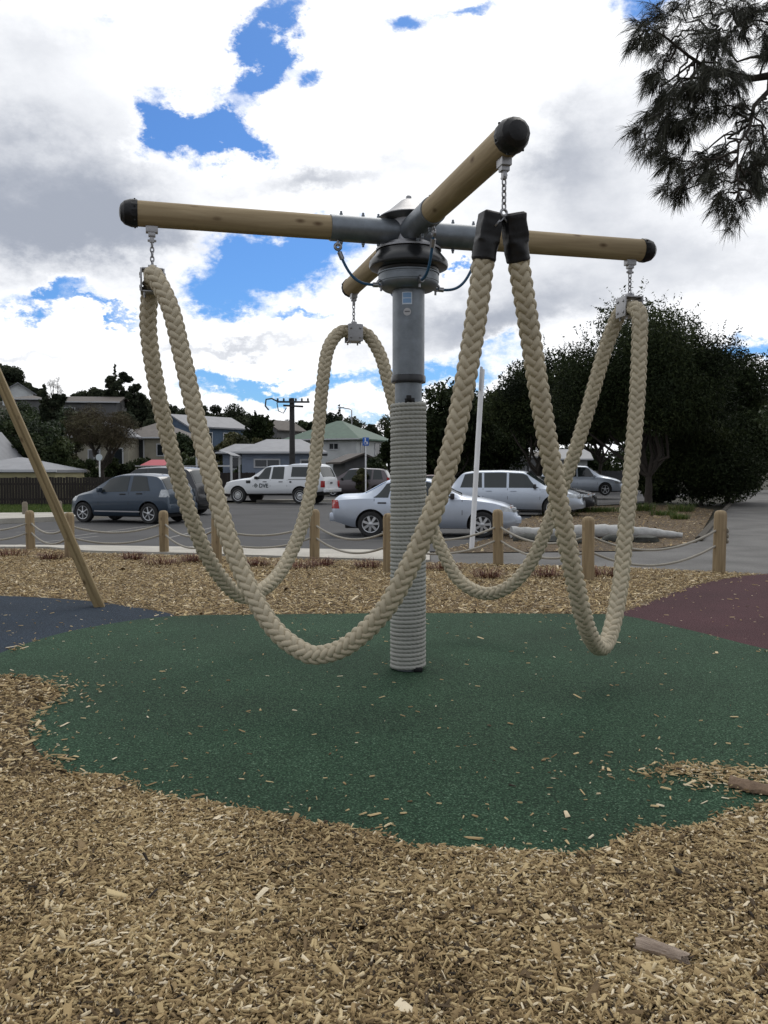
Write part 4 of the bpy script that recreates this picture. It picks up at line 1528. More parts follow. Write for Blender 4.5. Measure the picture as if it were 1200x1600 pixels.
UTE = dict(L=5.32, W=.93, wheels=(1.14, 4.36, 0.385),
           top=[(0, .80), (.02, 1.12), (.06, 1.16), (.34, 1.80), (.46, 1.86), (1.2, 1.885), (1.78, 1.87), (1.84, 1.80), (2.2, 1.815), (2.95, 1.79), (3.78, 1.24), (4.3, 1.185), (4.95, 1.08), (5.22, .95), (5.32, .70)],
           belt=[(0, .74), (.06, 1.13), (3.7, 1.13), (4.4, 1.08), (4.95, .98), (5.32, .62)],
           hw=[(0, .80), (.04, .86), (.2, .90), (1.8, .91), (4.3, .925), (4.9, .88), (5.15, .78), (5.32, .60)],
           rw=[(0, .80), (.06, .83), (.4, .74), (1.78, .72), (1.85, .68), (2.95, .66), (3.78, .78), (4.4, .80), (5.0, .74), (5.32, .5)],
           bot=[(0, .62), (.2, .58), (1.0, .50), (4.9, .44), (5.32, .46)],
           ws=(3.7, 3.02, .94, .94), rwin=(0.10, 0.33, .84, .86), win=[(.55, 1.62, .66, 1.60, 1.26, 1.72), (1.98, 2.62, 2.02, 2.60), (2.72, 3.48, 2.70, 3.04)],
           seams=(1.80, 2.66, 3.56), handles=((2.12, 1.03), (2.94, 1.03)), mirror=(3.36, 1.18), handle_m='trim', rub=None,
           sidelamps=(((.0, .13, .0, .13, .78, 1.08), 'lamp_red'), ((5.0, 5.2, 4.88, 5.12, .86, 1.0), 'lamp_clear')),
           bits=(('bumper', (-.06, 0, .64), (.14, 1.70, .16), 'white_car'), ('number_plate', (-.14, .30, .62), (.02, .36, .12), 'plate'), ('tailgate_handle', (-.008, 0, .98), (.03, .2, .07), 'trim'),
                 ('tail_lamp', (.0, .80, .93), (.05, .14, .30), 'lamp_red'), ('tail_lamp', (.0, -.80, .93), (.05, .14, .30), 'lamp_red'), ('fender_vent', (3.80, .925, 1.02), (.22, .03, .13), 'trim'),
                 ('fuel_flap', (1.62, .915, 1.03), (.09, .02, .07), 'trim'), ('canopy_rail', (1.0, 0, 1.145), (1.5, 1.80, .018), 'trim')))

sed, _ = car('parked_car', 'silver sedan with spoked hubcaps in the nearest bay, behind the rope-wound post', 'car', 'silver', SEDAN, (573, 839), -1, R(-5), ('fat', 7), 0.0, (1.045, 1, 1.02))
car('parked_car', 'silver station wagon parked beyond the silver sedan, nose behind the crossing ropes', 'car', 'silver2', WAGON, (738, 806), -1, R(-17), ('thin', 6), 0.0, (1.02, 1, 1.07))
car('parked_car', 'charcoal car whose dark nose sticks out past the silver wagon', 'car', 'navy_car', dict(SEDAN, bits=SEDAN['bits'][:4]), (782, 800), -1, R(-20), ('thin', 6))
swi, _ = car('parked_car', 'blue-grey hatchback with six-spoke alloys and clear tail lamps, on the left', 'car', 'blue_car', HATCH, (229, 819), 1, R(160), ('thin', 6))
car('parked_car', 'black people mover with roof rails half hidden behind the blue-grey hatchback', 'car', 'black_car', dict(MPV, sidelamps=()), (272, 806), 1, R(163), ('thin', 5))
ute, UB = car('pickup_truck', 'white double-cab pickup with a canopy and door lettering', 'pickup truck', 'white_car', UTE, (467, 788), 1, R(158), ('steel', 6), 0.0, (1.05, 1, 1.02))
car('parked_car', 'mauve-grey hatchback with red tail lamps just right of the white pickup', 'car', 'mauve_car', dict(MPV, bits=MPV['bits'][:1]), (585, 776), 1, R(170), ('thin', 5))
car('parked_car', 'maroon car glimpsed between the rope-wound post and the nearest rope', 'car', 'maroon_car', dict(SEDAN, bits=SEDAN['bits'][:1]), (640, 785), -1, R(-8), ('fat', 7))
car('parked_car', 'pale silver sedan far right under the dark tree', 'car', 'silver2', dict(WAGON, bits=WAGON['bits'][:4], mirror_m='silver2'), (866, 774), -1, R(-12), ('thin', 5), 0.2, (1, 1, 1.12))
# lettering on the pickup door
for sg in (1,):
    cu = bpy.data.curves.new('letters', 'FONT')
    cu.body = 'DVE'
    cu.size = 0.26
    cu.extrude = 0.002
    cu.offset = 0.005
    to = bpy.data.objects.new('letters', cu)
    COL.objects.link(to)
    bpy.context.view_layer.update()
    me = bpy.data.meshes.new_from_object(to.evaluated_get(bpy.context.evaluated_depsgraph_get()))
    bpy.data.objects.remove(to)
    me.materials.clear()
    MT['ink'] = mat('dark_lettering', (0.02, 0.035, 0.04), 0.5)
    me.materials.append(MT['ink'])
    lo = bpy.data.objects.new('door_lettering', me)
    COL.objects.link(lo)
    lo.parent = ute
    yy = UB.yside(3.2, .85)
    lo.location = (3.23, yy + 0.014, 0.76)
    lo.rotation_euler = (math.pi / 2, 0, math.pi)
    dm = MB()
    for s0, s1 in ((0.11, 0.07),):
        outer = [(0, s0), (s0, 0), (0, -s0), (-s0, 0)]
        inner = [(0, s1), (s1, 0), (0, -s1), (-s1, 0)]
        dm.add([(a, 0.0, b) for a, b in outer] + [(a, 0.0, b) for a, b in inner], [(i, (i + 1) % 4, 4 + (i + 1) % 4, 4 + i) for i in range(4)])
        dm.add([(-.035, 0, 0), (0, 0, -.035), (.035, 0, 0), (0, 0, .035)], [(0, 1, 2, 3)])
    do = dm.build('door_emblem', 'ink', ute)
    do.location = (3.40, yy + 0.014, 0.85)

# ------------------------------------------------------------------ signs, poles, fences
a, b = G(733, 858), At(750, 577, G(733, 858)[1])
sg_ = thing('sign_post', 'tall leaning white post with a narrow sign seen edge-on beside the silver sedan', 'sign post', a)
v = b - a
MB().tube([(0, 0, -0.1), tuple(v)], 0.052, 14).build('post', 'white', sg_)
u = v / np.linalg.norm(v)
rt = Vector(u).to_track_quat('Z', 'Y').to_matrix()
MB().box(tuple(v - u * 0.19 + np.array([-0.025, -0.075, 0])), (0.13, 0.035, 0.46), rt @ Matrix.Rotation(R(-16), 3, 'Z'), 0.006).build('sign_plate', mat('sign_back', (0.42, 0.43, 0.44), 0.45, 0.2), sg_)
p = At(568, 755, 46)
ds = thing('parking_sign', 'small blue sign with a white wheelchair symbol on a white post behind the mauve-grey car', 'sign', (p[0], p[1], 0))
MB().tube([(0, 0, -.1), (0, 0, 3.2)], 0.04, 10).build('post', 'white', ds)
zc = At(568, 690, 46)[2]
MB().box((0, -0.07, zc), (0.34, 0.02, 0.44), bev=0.005).build('sign_plate', mat('sign_blue', (0.01, 0.10, 0.42), 0.5), ds)
sy = MB()
sy.lathe([(0.04, 0), (0.04, 0.004), (0, 0.004)], (-0.02, -0.081, zc + 0.15), (0, -1, 0), 12)
sy.box((-0.02, -0.083, zc + 0.05), (0.045, 0.006, 0.15))
sy.box((0.035, -0.083, zc - 0.02), (0.13, 0.006, 0.035))
sy.box((0.09, -0.083, zc - 0.085), (0.035, 0.006, 0.13))
sy.torus((-0.01, -0.083, zc - 0.075), 0.075, 0.013, (0, 1, 0), 16, 6)
sy.build('wheelchair_symbol', 'white', ds)
p = At(152, 740, 40)
rs_ = thing('round_sign', 'small round pale sign seen from behind on a white post by the dark fence', 'sign', (p[0], p[1], 0))
MB().tube([(0, 0, -.1), (0, 0, 2.25)], 0.035, 8).build('post', 'white', rs_)
MB().lathe([(0.0, 0), (0.155, 0), (0.155, 0.015), (0, 0.015)], (0, -0.05, 2.2), (0, -1, 0), 24).build('sign_plate', mat('sign_pale', (0.50, 0.55, 0.58), 0.5), rs_)

# utility pole
Dp = 53
xp = At(453, 700, Dp)[0]
zt_ = At(453, 622, Dp)[2]
up = thing('utility_pole', 'dark utility pole with cross-arms and insulators behind the white pickup', 'utility pole', (xp, Dp, 0))
MB().tube([(0, 0, -.3), (0, 0, zt_)], [0.20, 0.15], 12).build('pole', mat('pole_wood', (0.035, 0.033, 0.032), 0.85, var=0.3), up)
for zz, w_ in ((zt_ - 0.25, 1.05), (zt_ - 0.5, 0.75)):
    MB().box((0.1, -0.2, zz), (2 * w_ * 0.95, 0.09, 0.11), Matrix.Rotation(R(4 if w_ > 1 else 40), 3, 'Z')).build('cross_arm', 'trim', up)
for i in range(6):
    MB().lathe([(0.03, 0), (0.07, 0.05), (0.05, 0.1), (0.07, 0.14), (0, 0.2)], (-0.85 + 0.37 * i, -0.2, zt_ - 0.2), None, 8).build('insulator', 'trim', up)
ins = MB()
ins.tube([(-0.9, -0.2, zt_ - .2), (-1.2, -0.3, zt_ - .05), (-1.55, -.3, zt_ - .1), (-1.6, -.3, zt_ - .5), (-1.4, -.3, zt_ - .75)], 0.05, 6)
ins.tube([(-0.9, -0.2, zt_ - .3), (-0.8, -0.3, zt_ - .8), (-.5, -.3, zt_ - .95), (-.3, -.3, zt_ - .6)], 0.03, 6)
ins.build('cable_bracket', 'trim', up)
p = At(546, 640, 110)
sl2 = thing('street_lamp', 'distant thin street lamp above the green roof', 'street lamp', (p[0], 110, float(terr(p[0], 110))))
zz = p[2] - float(terr(p[0], 110))
MB().tube([(0, 0, 0), (0, 0, zz - .1), (-.3, 0, zz + .1), (-1.2, 0, zz + .25)], 0.07, 6).build('pole', 'alu', sl2)
MB().box((-1.35, 0, zz + .25), (0.8, .25, .14), bev=0.04).build('lamp_head', 'alu', sl2)

MT['fence'] = mat('dark_fence', (0.020, 0.015, 0.013), 0.85, var=0.45, vscale=3, vstretch=(6, 6, 0.4))


def fence(label, a, b, h, m='fence', bw=0.11, gap=0.012, z=0.0, post=True):
    a, b = np.array(a, float), np.array(b, float)
    o = thing('fence', label, 'fence', (*a, z))
    d = b - a
    ln = np.linalg.norm(d)
    o.rotation_euler = (0, 0, math.atan2(d[1], d[0]))
    mb = MB()
    n = int(ln / (bw + gap))
    for i in range(n):
        hh = h + random.uniform(-.02, .02)
        mb.box(((i + .5) * (bw + gap), random.uniform(-.006, .006), hh / 2), (bw, 0.022, hh))
    mb.build('fence_boards', m, o)
    for zz in (0.3, h - 0.3):
        MB().box((ln / 2, 0.045, zz), (ln, 0.05, 0.09)).build('fence_rail', m, o)
    return o


fence('dark stained paling fence on the left behind the grass verge', (-23, 37.5), G(196, 790)[:2] * [1, 1] + [0, 0], 1.28)
fence('dark paling fence between the black people mover and the white pickup', (At(268, 760, 47)[0], 46), (At(392, 760, 52)[0], 53), 1.45)
fence('grey paling fence at the back on the right beneath the dark trees', (At(790, 735, 62)[0], 62), (At(985, 735, 62)[0], 64), 1.55, mat('grey_fence', (0.06, 0.06, 0.062), 0.85, var=0.3))

# ------------------------------------------------------------------ houses
def boards(name, col, scale=5.0, amt=0.5):
    m = bpy.data.materials.new(name)
    m.use_nodes = True
    t = m.node_tree
    p = t.nodes['Principled BSDF']
    p.inputs['Roughness'].default_value = 0.7
    c = t.nodes.new('ShaderNodeTexCoord')
    w = t.nodes.new('ShaderNodeTexWave')
    w.wave_type = 'BANDS'
    w.bands_direction = 'Z'
    w.wave_profile = 'SAW'
    w.inputs['Scale'].default_value = scale
    t.links.new(c.outputs['Object'], w.inputs[0])
    n = t.nodes.new('ShaderNodeTexNoise')
    n.inputs['Scale'].default_value = 1.2
    n.inputs['Detail'].default_value = 6
    t.links.new(c.outputs['Object'], n.inputs[0])
    r = t.nodes.new('ShaderNodeValToRGB')
    r.color_ramp.elements[0].position = 0.3
    r.color_ramp.elements[1].position = 0.7
    r.color_ramp.elements[0].color = (*[x * 0.82 for x in col], 1)
    r.color_ramp.elements[1].color = (*col, 1)
    t.links.new(n.outputs[0], r.inputs[0])
    t.links.new(r.outputs[0], p.inputs['Base Color'])
    b = t.nodes.new('ShaderNodeBump')
    b.inputs['Strength'].default_value = amt
    b.inputs['Distance'].default_value = 0.03
    t.links.new(w.outputs[0], b.inputs['Height'])
    t.links.new(b.outputs[0], p.inputs['Normal'])
    return m


MT['w_white'] = boards('white_weatherboard', (0.66, 0.68, 0.68))
MT['w_blue'] = boards('bluegrey_weatherboard', (0.27, 0.32, 0.41))
MT['w_blue2'] = boards('blue_weatherboard', (0.10, 0.15, 0.22))
MT['w_cream'] = boards('cream_weatherboard', (0.42, 0.39, 0.31))
MT['w_yellow'] = boards('yellow_weatherboard', (0.42, 0.38, 0.22))
MT['w_grey'] = boards('grey_weatherboard', (0.16, 0.16, 0.16))
MT['r_grey'] = mat('grey_roof', (0.20, 0.205, 0.22), 0.6, var=0.15, vscale=2, bump=0.1, bscale=8)
MT['r_brown'] = mat('brown_roof', (0.085, 0.072, 0.062), 0.75, var=0.25, vscale=3, bump=0.3, bscale=10)
MT['r_green'] = mat('green_roof', (0.055, 0.105, 0.075), 0.65, var=0.2, vscale=2, bump=0.2, bscale=9)
MT['pane'] = mat('window_glass', (0.02, 0.024, 0.028), 0.05, spec=0.6)
MT['trimw'] = mat('white_trim', (0.50, 0.51, 0.52), 0.5)


def house(name, label, cat, px, D, w, d, hw, ze, rz, wm, rm, roof='hip', hr=1.2, wins=(), over=0.45, z0=None, ridge=0.5):
    """px: photo column of the front's middle; ze: eave height in world; hw: wall height"""
    x = At(px, 735, D)[0]
    base = ze - hw
    o = thing(name, label, cat, (x, D, base), rz)
    W2, D2 = w / 2, d / 2
    ext = 3.0
    m = MB()
    if roof == 'gabley':     # gable end faces the camera
        poly = [(-W2, -ext), (W2, -ext), (W2, hw), (0, hw + hr * 0.94), (-W2, hw)]
        v = [(a, -D2, b) for a, b in poly] + [(a, D2, b) for a, b in poly]
        n = 5
        m.add(v, [tuple(range(5)), tuple(range(9, 4, -1))] + [(i, (i + 1) % n, n + (i + 1) % n, n + i) for i in range(n)])
    elif roof == 'gablex':
        poly = [(-D2, -ext), (D2, -ext), (D2, hw), (0, hw + hr * 0.94), (-D2, hw)]
        v = [(-W2, a, b) for a, b in poly] + [(W2, a, b) for a, b in poly]
        n = 5
        m.add(v, [tuple(range(5)), tuple(range(9, 4, -1))] + [(i, (i + 1) % n, n + (i + 1) % n, n + i) for i in range(n)])
    else:
        m.box((0, 0, (hw - ext) / 2), (w, d, hw + ext))
    m.build('wall', wm, o)
    r = MB()
    e = over
    t = 0.14
    sl_ = hr / (D2 if roof != 'gabley' else W2)
    zl = hw - e * sl_ * 0.6
    if roof == 'hip':
        rl = max(0.0, W2 - D2 * 0.95) if ridge == 0.5 else ridge * W2
        v = [(-W2 - e, -D2 - e, zl), (W2 + e, -D2 - e, zl), (W2 + e, D2 + e, zl), (-W2 - e, D2 + e, zl), (-rl - .01, 0, hw + hr), (rl + .01, 0, hw + hr)]
        v += [(a, b, c - t) for a, b, c in v[:4]]
        r.add(v, [(0, 1, 5, 4), (1, 2, 5), (2, 3, 4, 5), (3, 0, 4), (0, 1, 7, 6), (1, 2, 8, 7), (2, 3, 9, 8), (3, 0, 6, 9), (6, 7, 8, 9)])
    elif roof == 'gabley':
        for s in (-1, 1):
            v = [(0, -D2 - e, hw + hr), (0, D2 + e, hw + hr), (s * (W2 + e), D2 + e, zl), (s * (W2 + e), -D2 - e, zl)]
            v += [(a, b, c - t) for a, b, c in v]
            r.add(v, [(0, 1, 2, 3), (4, 5, 6, 7), (0, 1, 5, 4), (1, 2, 6, 5), (2, 3, 7, 6), (3, 0, 4, 7)])
    else:
        for s in (-1, 1):
            v = [(-W2 - e, 0, hw + hr), (W2 + e, 0, hw + hr), (W2 + e, s * (D2 + e), zl), (-W2 - e, s * (D2 + e), zl)]
            v += [(a, b, c - t) for a, b, c in v]
            r.add(v, [(0, 1, 2, 3), (4, 5, 6, 7), (0, 1, 5, 4), (1, 2, 6, 5), (2, 3, 7, 6), (3, 0, 4, 7)])
    r.build('roof', rm, o)
    g = MB()
    if roof == 'hip' or roof == 'gablex':
        g.box((0, -D2 - e - 0.04, zl - 0.05), (w + 2 * e, 0.10, 0.12))
        g.build('gutter', 'trimw', o)
    for (face, u, zc, ww, wh, nmull) in wins:
        f = MB()
        b = 0.09
        for uu, zz, sx, sz in ((u, zc + wh / 2, ww + b, b), (u, zc - wh / 2, ww + b, b), (u - ww / 2, zc, b, wh - b), (u + ww / 2, zc, b, wh - b)):
            f.box((uu, 0, zz), (sx, 0.09, sz))
        for k in range(1, nmull):
            f.box((u - ww / 2 + ww * k / nmull, 0, zc), (0.06, 0.07, wh - b))
        fo = f.build('window', 'trimw', o)
        po = MB().box((u, 0.0, zc), (ww - b, 0.02, wh - b)).build('pane', 'pane', fo)
        if face == 'f':
            fo.location = (0, -D2 - 0.03, 0)
        elif face == 'r':
            fo.location = (W2 + 0.03, 0, 0)
            fo.rotation_euler = (0, 0, math.pi / 2)
        elif face == 'l':
            fo.location = (-W2 - 0.03, 0, 0)
            fo.rotation_euler = (0, 0, -math.pi / 2)
    return o


def ez(y, D):
    return At(600, y, D)[2]


house('house', 'low blue-grey weatherboard house with a grey hip roof behind the white pickup', 'house', 440, 58, 5.0, 6.5, 2.9, ez(706, 58), R(4), 'w_blue', 'r_grey', 'hip', 0.85,
      wins=(('f', -0.9, 2.1, 1.6, .5, 2), ('f', 1.55, 1.95, .65, .75, 1)), ridge=0.45)
house('house', 'blue-grey side wing of the low house, left of the white pickup roof, with white window', 'house', 383, 60, 2.8, 5, 2.8, ez(706, 60), R(4), 'w_blue', 'r_grey', 'hip', 0.55,
      wins=(('f', -0.2, 2.0, 1.4, .8, 2),), ridge=0.6)
house('house', 'two-storey white house with a green hip roof', 'house', 527, 86, 7.2, 7.0, 5.4, ez(685, 86), R(-24), 'w_white', 'r_green', 'hip', 1.75,
      wins=(('f', 1.2, 4.5, 1.0, .6, 2), ('r', -2.2, 4.2, .9, 1.3, 1), ('r', 1.2, 4.2, 1.2, 1.3, 1), ('f', -2, 2.0, 1.2, 1.2, 2)), over=0.6)
house('shed', 'small dark gabled shed roof in front of the white two-storey house', 'shed', 552, 64, 2.6, 3, 1.6, ez(720, 64), R(20), 'w_grey', 'r_brown', 'gabley', 0.55)
house('garage', 'pale yellow weatherboard garage with a low grey roof over the dark fence', 'garage', 28, 44, 5.0, 5, 2.2, ez(733.5, 44), R(4), 'w_yellow', 'r_grey', 'hip', 0.62, over=0.12, ridge=0.5)
house('house', 'cream gabled cottage behind the yellow garage at the left edge', 'house', -40, 52, 2.4, 5, 2.7, ez(712, 52), R(-4), 'w_cream', 'r_grey', 'gabley', 1.55, wins=(('f', .7, 1.9, .4, .6, 1),))
house('house', 'white gabled house high on the hill at the left edge', 'house', 27, 130, 4.2, 6, 2.6, ez(616, 130), R(22), 'w_white', 'r_grey', 'gabley', 1.5, wins=(('f', -.4, 1.2, .8, 1.2, 1), ('f', 1.0, 1.0, .8, .8, 1)))
house('house', 'brown-roofed house on the hill between the conifers and the willow', 'house', 140, 98, 7.0, 6, 2.6, ez(630, 98), R(5), 'w_grey', 'r_brown', 'gablex', 0.75, wins=(('f', -1.6, 1.4, 1.2, .9, 2),))
house('house', 'dark-roofed house on the hill beside the dark conifers', 'house', 50, 112, 4.5, 5, 2.5, ez(625, 112), R(0), 'w_grey', 'r_brown', 'hip', 0.6)
house('house', 'cream house with a grey roof seen through the bare willow', 'house', 160, 74, 6.6, 6, 3.2, ez(682, 74), R(-5), 'w_cream', 'r_grey', 'hip', 1.3,
      wins=(('f', -2.2, 1.4, 1.2, 1.4, 2), ('f', .4, 1.5, 1.0, 1.0, 2), ('f', 2.4, 1.2, .9, 1.8, 1)))
house('house', 'brown-roofed cream house behind the left plaited rope, in front of the blue house', 'house', 248, 76, 5.4, 6, 2.6, ez(683, 76), R(-6), 'w_cream', 'r_brown', 'hip', 1.35,
      wins=(('f', -.6, 1.5, .5, 1.6, 1), ('f', 1.4, 1.4, 1.2, 1.0, 2)))
house('house', 'blue two-storey house with a grey gable behind the left plaited rope', 'house', 312, 86, 4.6, 7, 3.6, ez(667, 86), R(-38), 'w_blue2', 'r_grey', 'gabley', 1.1,
      wins=(('r', -1.2, 2.4, 1.1, 1.1, 2), ('r', 1.3, 2.4, 1.0, 1.1, 1), ('f', 0.2, 2.4, 1.3, 1.0, 2)))
house('house', 'grey gabled house between trees beside the utility pole', 'house', 432, 104, 3.4, 5, 2.6, ez(671, 104), R(-30), 'w_grey', 'r_brown', 'gabley', 1.1, wins=(('f', 0.2, 1.0, 1.6, .8, 3),))
house('house', 'small grey house with pale windows behind the silver wagon', 'house', 805, 68, 3.6, 4, 2.4, ez(713, 68), R(8), 'w_grey', 'r_brown', 'gablex', 0.35, wins=(('f', -1.0, 1.5, .5, 1.3, 1), ('f', -.2, 1.5, .5, 1.3, 1), ('f', .6, 1.5, .5, 1.3, 1)))
house('house', 'white house glimpsed under the dark trees on the right', 'house', 872, 76, 4.0, 5, 3.0, ez(716, 76), R(-6), 'w_white', 'r_grey', 'gablex', 0.8, wins=(('f', 1.2, 1.8, 1.2, .8, 2),))

# carport with an arched roof
p = At(338, 735, 50)
cpt = thing('carport', 'carport with an arched grey roof and white posts', 'carport', (p[0], 50, 0))
zt1 = ez(704, 50)
MB().grid([[(x_, y_, zt1 - 0.28 * (x_ / 1.0) ** 2 if x_ > -5 else 0) for y_ in (-1.5, 0, 1.5)] for x_ in np.linspace(-1.05, 1.05, 12)] ).build('roof', 'r_grey', cpt)
for sx in (-0.98, 0.98):
    for sy_ in (-1.3, 1.3):
        MB().box((sx, sy_, zt1 / 2 - 0.13), (0.1, 0.1, zt1 - 0.27)).build('post', 'trimw', cpt)
MB().box((0, -1.3, zt1 - 0.9), (1.86, 0.06, 0.08)).build('rail', 'trimw', cpt)
p = At(240, 735, 48)
awn = thing('awning', 'small red awning over pale pickets behind the black people mover', 'awning', (p[0], 48, 0))
za_, zb_ = ez(718, 48), ez(727, 48)
am = MB()
v = [(-.42, .6, za_), (.66, .6, za_), (.66, -.6, zb_), (-.72, -.6, zb_)]
v += [(a, b, c - .04) for a, b, c in v]
am.add(v, [(0, 1, 2, 3), (4, 5, 6, 7), (0, 1, 5, 4), (1, 2, 6, 5), (2, 3, 7, 6), (3, 0, 4, 7)])
am.build('canopy', mat('red_canvas', (0.42, 0.07, 0.09), 0.7), awn)
pk = MB()
for i in range(12):
    pk.box((-.9 + .16 * i, -.7, zb_ / 2 - .08), (.05, .03, zb_ - .15))
pk.box((0, -.68, zb_ - .5), (1.9, .03, .06))
pk.build('pickets', 'w_cream', awn)


# ------------------------------------------------------------------ trees and plants
MT['bark'] = mat('tree_bark', (0.035, 0.028, 0.022), 0.9, var=0.4, vscale=8)
MT['leaf_dark'] = ramp_mat('dark_foliage', [(0, (0.010, 0.015, 0.007)), (0.5, (0.024, 0.035, 0.014)), (1, (0.058, 0.072, 0.028))], 0.75, spec=0.12, trans=0.15)
MT['leaf_far'] = ramp_mat('hazed_foliage', [(0, (0.018, 0.025, 0.015)), (0.5, (0.040, 0.050, 0.030)), (1, (0.080, 0.090, 0.052))], 0.8, spec=0.12, trans=0.2)  # dark foliage lightened and greyed for distant trees, haze put into the leaf colour
MT['leaf_mid'] = ramp_mat('mid_foliage', [(0, (0.018, 0.030, 0.012)), (0.5, (0.038, 0.058, 0.022)), (1, (0.080, 0.100, 0.038))], 0.55, spec=0.35, trans=0.2)
MT['leaf_olive'] = ramp_mat('olive_foliage', [(0, (0.030, 0.034, 0.014)), (0.5, (0.062, 0.066, 0.026)), (1, (0.120, 0.115, 0.050))], 0.6, spec=0.3, trans=0.2)
MT['leaf_brown'] = ramp_mat('brown_twigs', [(0, (0.040, 0.030, 0.020)), (0.5, (0.078, 0.064, 0.038)), (1, (0.120, 0.110, 0.060))], 0.8, spec=0.2)
MT['needles'] = ramp_mat('casuarina_needles', [(0, (0.020, 0.022, 0.016)), (0.6, (0.050, 0.053, 0.036)), (1, (0.10, 0.10, 0.065))], 0.6, spec=0.3)
MT['red_leaf'] = ramp_mat('red_foliage', [(0, (0.045, 0.014, 0.010)), (0.5, (0.11, 0.035, 0.022)), (1, (0.19, 0.075, 0.04))], 0.6)
MT['grass_leaf'] = ramp_mat('grass_blades', [(0, (0.030, 0.055, 0.010)), (0.5, (0.070, 0.11, 0.024)), (1, (0.15, 0.18, 0.05))], 0.6, trans=0.25)
MT['yellow_leaf'] = ramp_mat('yellow_flax', [(0, (0.10, 0.10, 0.03)), (0.5, (0.24, 0.24, 0.09)), (1, (0.42, 0.40, 0.20))], 0.5)


def leaves(C_, size, aspect=0.5, droop=0.0, seed=0):
    """one diamond-shaped leaf of varied heading at every centre"""
    g = np.random.default_rng(seed)
    n = len(C_)
    a = g.normal(size=(n, 3))
    a[:, 2] -= droop
    a /= np.linalg.norm(a, axis=1)[:, None]
    b = np.cross(a, g.normal(size=(n, 3)))
    b /= np.linalg.norm(b, axis=1)[:, None]
    s = (size * np.exp(g.normal(0, 0.3, n)))[:, None]
    V = np.stack([C_ - a * s, C_ + b * s * aspect, C_ + a * s, C_ - b * s * aspect], 1).reshape(-1, 3)
    return V, np.arange(4 * n).reshape(-1, 4)


def limb(mb, a, b, r0, r1, wig, g, n=7, sag=0.0):
    a, b = np.array(a, float), np.array(b, float)
    L_ = np.linalg.norm(b - a)
    pts = []
    off = np.zeros(3)
    for i in range(n):
        t = i / (n - 1)
        if 0 < i < n - 1:
            off = off * 0.6 + g.normal(0, wig * L_, 3)
        else:
            off = off * 0
        pts.append(a + (b - a) * t + off + np.array([0, 0, sag * L_ * math.sin(math.pi * t)]))
    mb.tube(pts, [r0 + (r1 - r0) * i / (n - 1) for i in range(n)], 7)


def tree(name, label, px, ytop, D, wpx, m, nleaf, lsize, zc0=0.3, nclump=26, cl=0.30, seed=1, shape='round', cat='tree', group=None, aspect=0.5, base=None, xoff=0.0, trunk_r=None, depth=0.85, top_sprigs=0, leanx=0.0):
    g = np.random.default_rng(seed)
    x = At(px, 735, D)[0]
    zb = float(terr(x, D)) if base is None else base
    zt = At(px, ytop, D)[2]
    h = zt - zb
    rx = wpx / 2 / F * D
    o = thing(name, label, cat, (x, D, zb), 0, group)
    z0_ = h * zc0
    cz, rz_ = (z0_ + h) / 2, (h - z0_) / 2
    cen = []
    for i in range(nclump):
        if shape == 'cone':
            t = (i + .5) / nclump
            rr = rx * (1 - t) ** 0.8 * g.uniform(0.45, 0.95)
            a = i * 2.4
            cen.append((rr * math.cos(a), rr * math.sin(a), z0_ + (h - z0_) * t * 0.97, rx * cl * (1.25 - t)))
        else:
            u = g.normal(size=3)
            u /= np.linalg.norm(u)
            if u[2] < -0.3 and shape == 'dome':
                u[2] *= 0.4
            q_ = g.uniform(0.30, 0.78)
            cen.append((u[0] * rx * q_ * 1.0, u[1] * rx * depth * q_, cz + u[2] * rz_ * q_ * 1.02, min(rx, rz_ * 1.4) * cl * g.uniform(0.75, 1.25)))
    cen = np.array(cen)
    cen[:, 0] += leanx * (cen[:, 2] / h)
    wts = cen[:, 3] ** 2
    idx = g.choice(len(cen), nleaf, p=wts / wts.sum())
    u = g.normal(size=(nleaf, 3))
    u /= np.linalg.norm(u, axis=1)[:, None]
    rad = g.uniform(0, 1, nleaf) ** 0.42
    P = cen[idx, :3] + u * (rad * cen[idx, 3])[:, None] * np.array([1, 1, 0.8])
    if top_sprigs:
        k = top_sprigs
        ii_ = g.choice(len(cen), k)
        dv = g.normal(size=(k, 3))
        dv[:, 2] = np.abs(dv[:, 2]) * 1.2
        dv /= np.linalg.norm(dv, axis=1)[:, None]
        for q_ in range(9):
            P = np.vstack([P, cen[ii_, :3] + dv * (cen[ii_, 3] * (0.85 + 0.055 * q_))[:, None] + g.normal(0, 0.02, (k, 3))])
            idx = np.concatenate([idx, ii_])
    P[:, 2] = np.maximum(P[:, 2], 0.03)
    V, f = leaves(P, lsize, aspect, 0.2, seed)
    tone = g.normal(0.5, 0.21, len(cen))
    rn = np.clip(tone[idx] + g.normal(0, 0.17, len(idx)), 0, 1)
    raw('crown', V, f, m, o, rnd=np.repeat(rn, 4))
    tb = MB()
    tr = trunk_r or max(0.06, h * 0.018)
    fork = (leanx * .3, 0, max(z0_ * 0.9, h * 0.15))
    limb(tb, (0, 0, -0.3), fork, tr * 1.25, tr * 0.85, 0.02, g)
    if shape == 'cone':
        limb(tb, fork, (0, 0, h * 0.97), tr * 0.85, tr * 0.15, 0.005, g)
    for i in g.permutation(len(cen))[:12]:
        limb(tb, fork, cen[i, :3], tr * 0.6, tr * 0.12, 0.045, g, 7)
    tb.build('trunk', 'bark', o, 60)
    return o


GT = 'trees behind the car park'
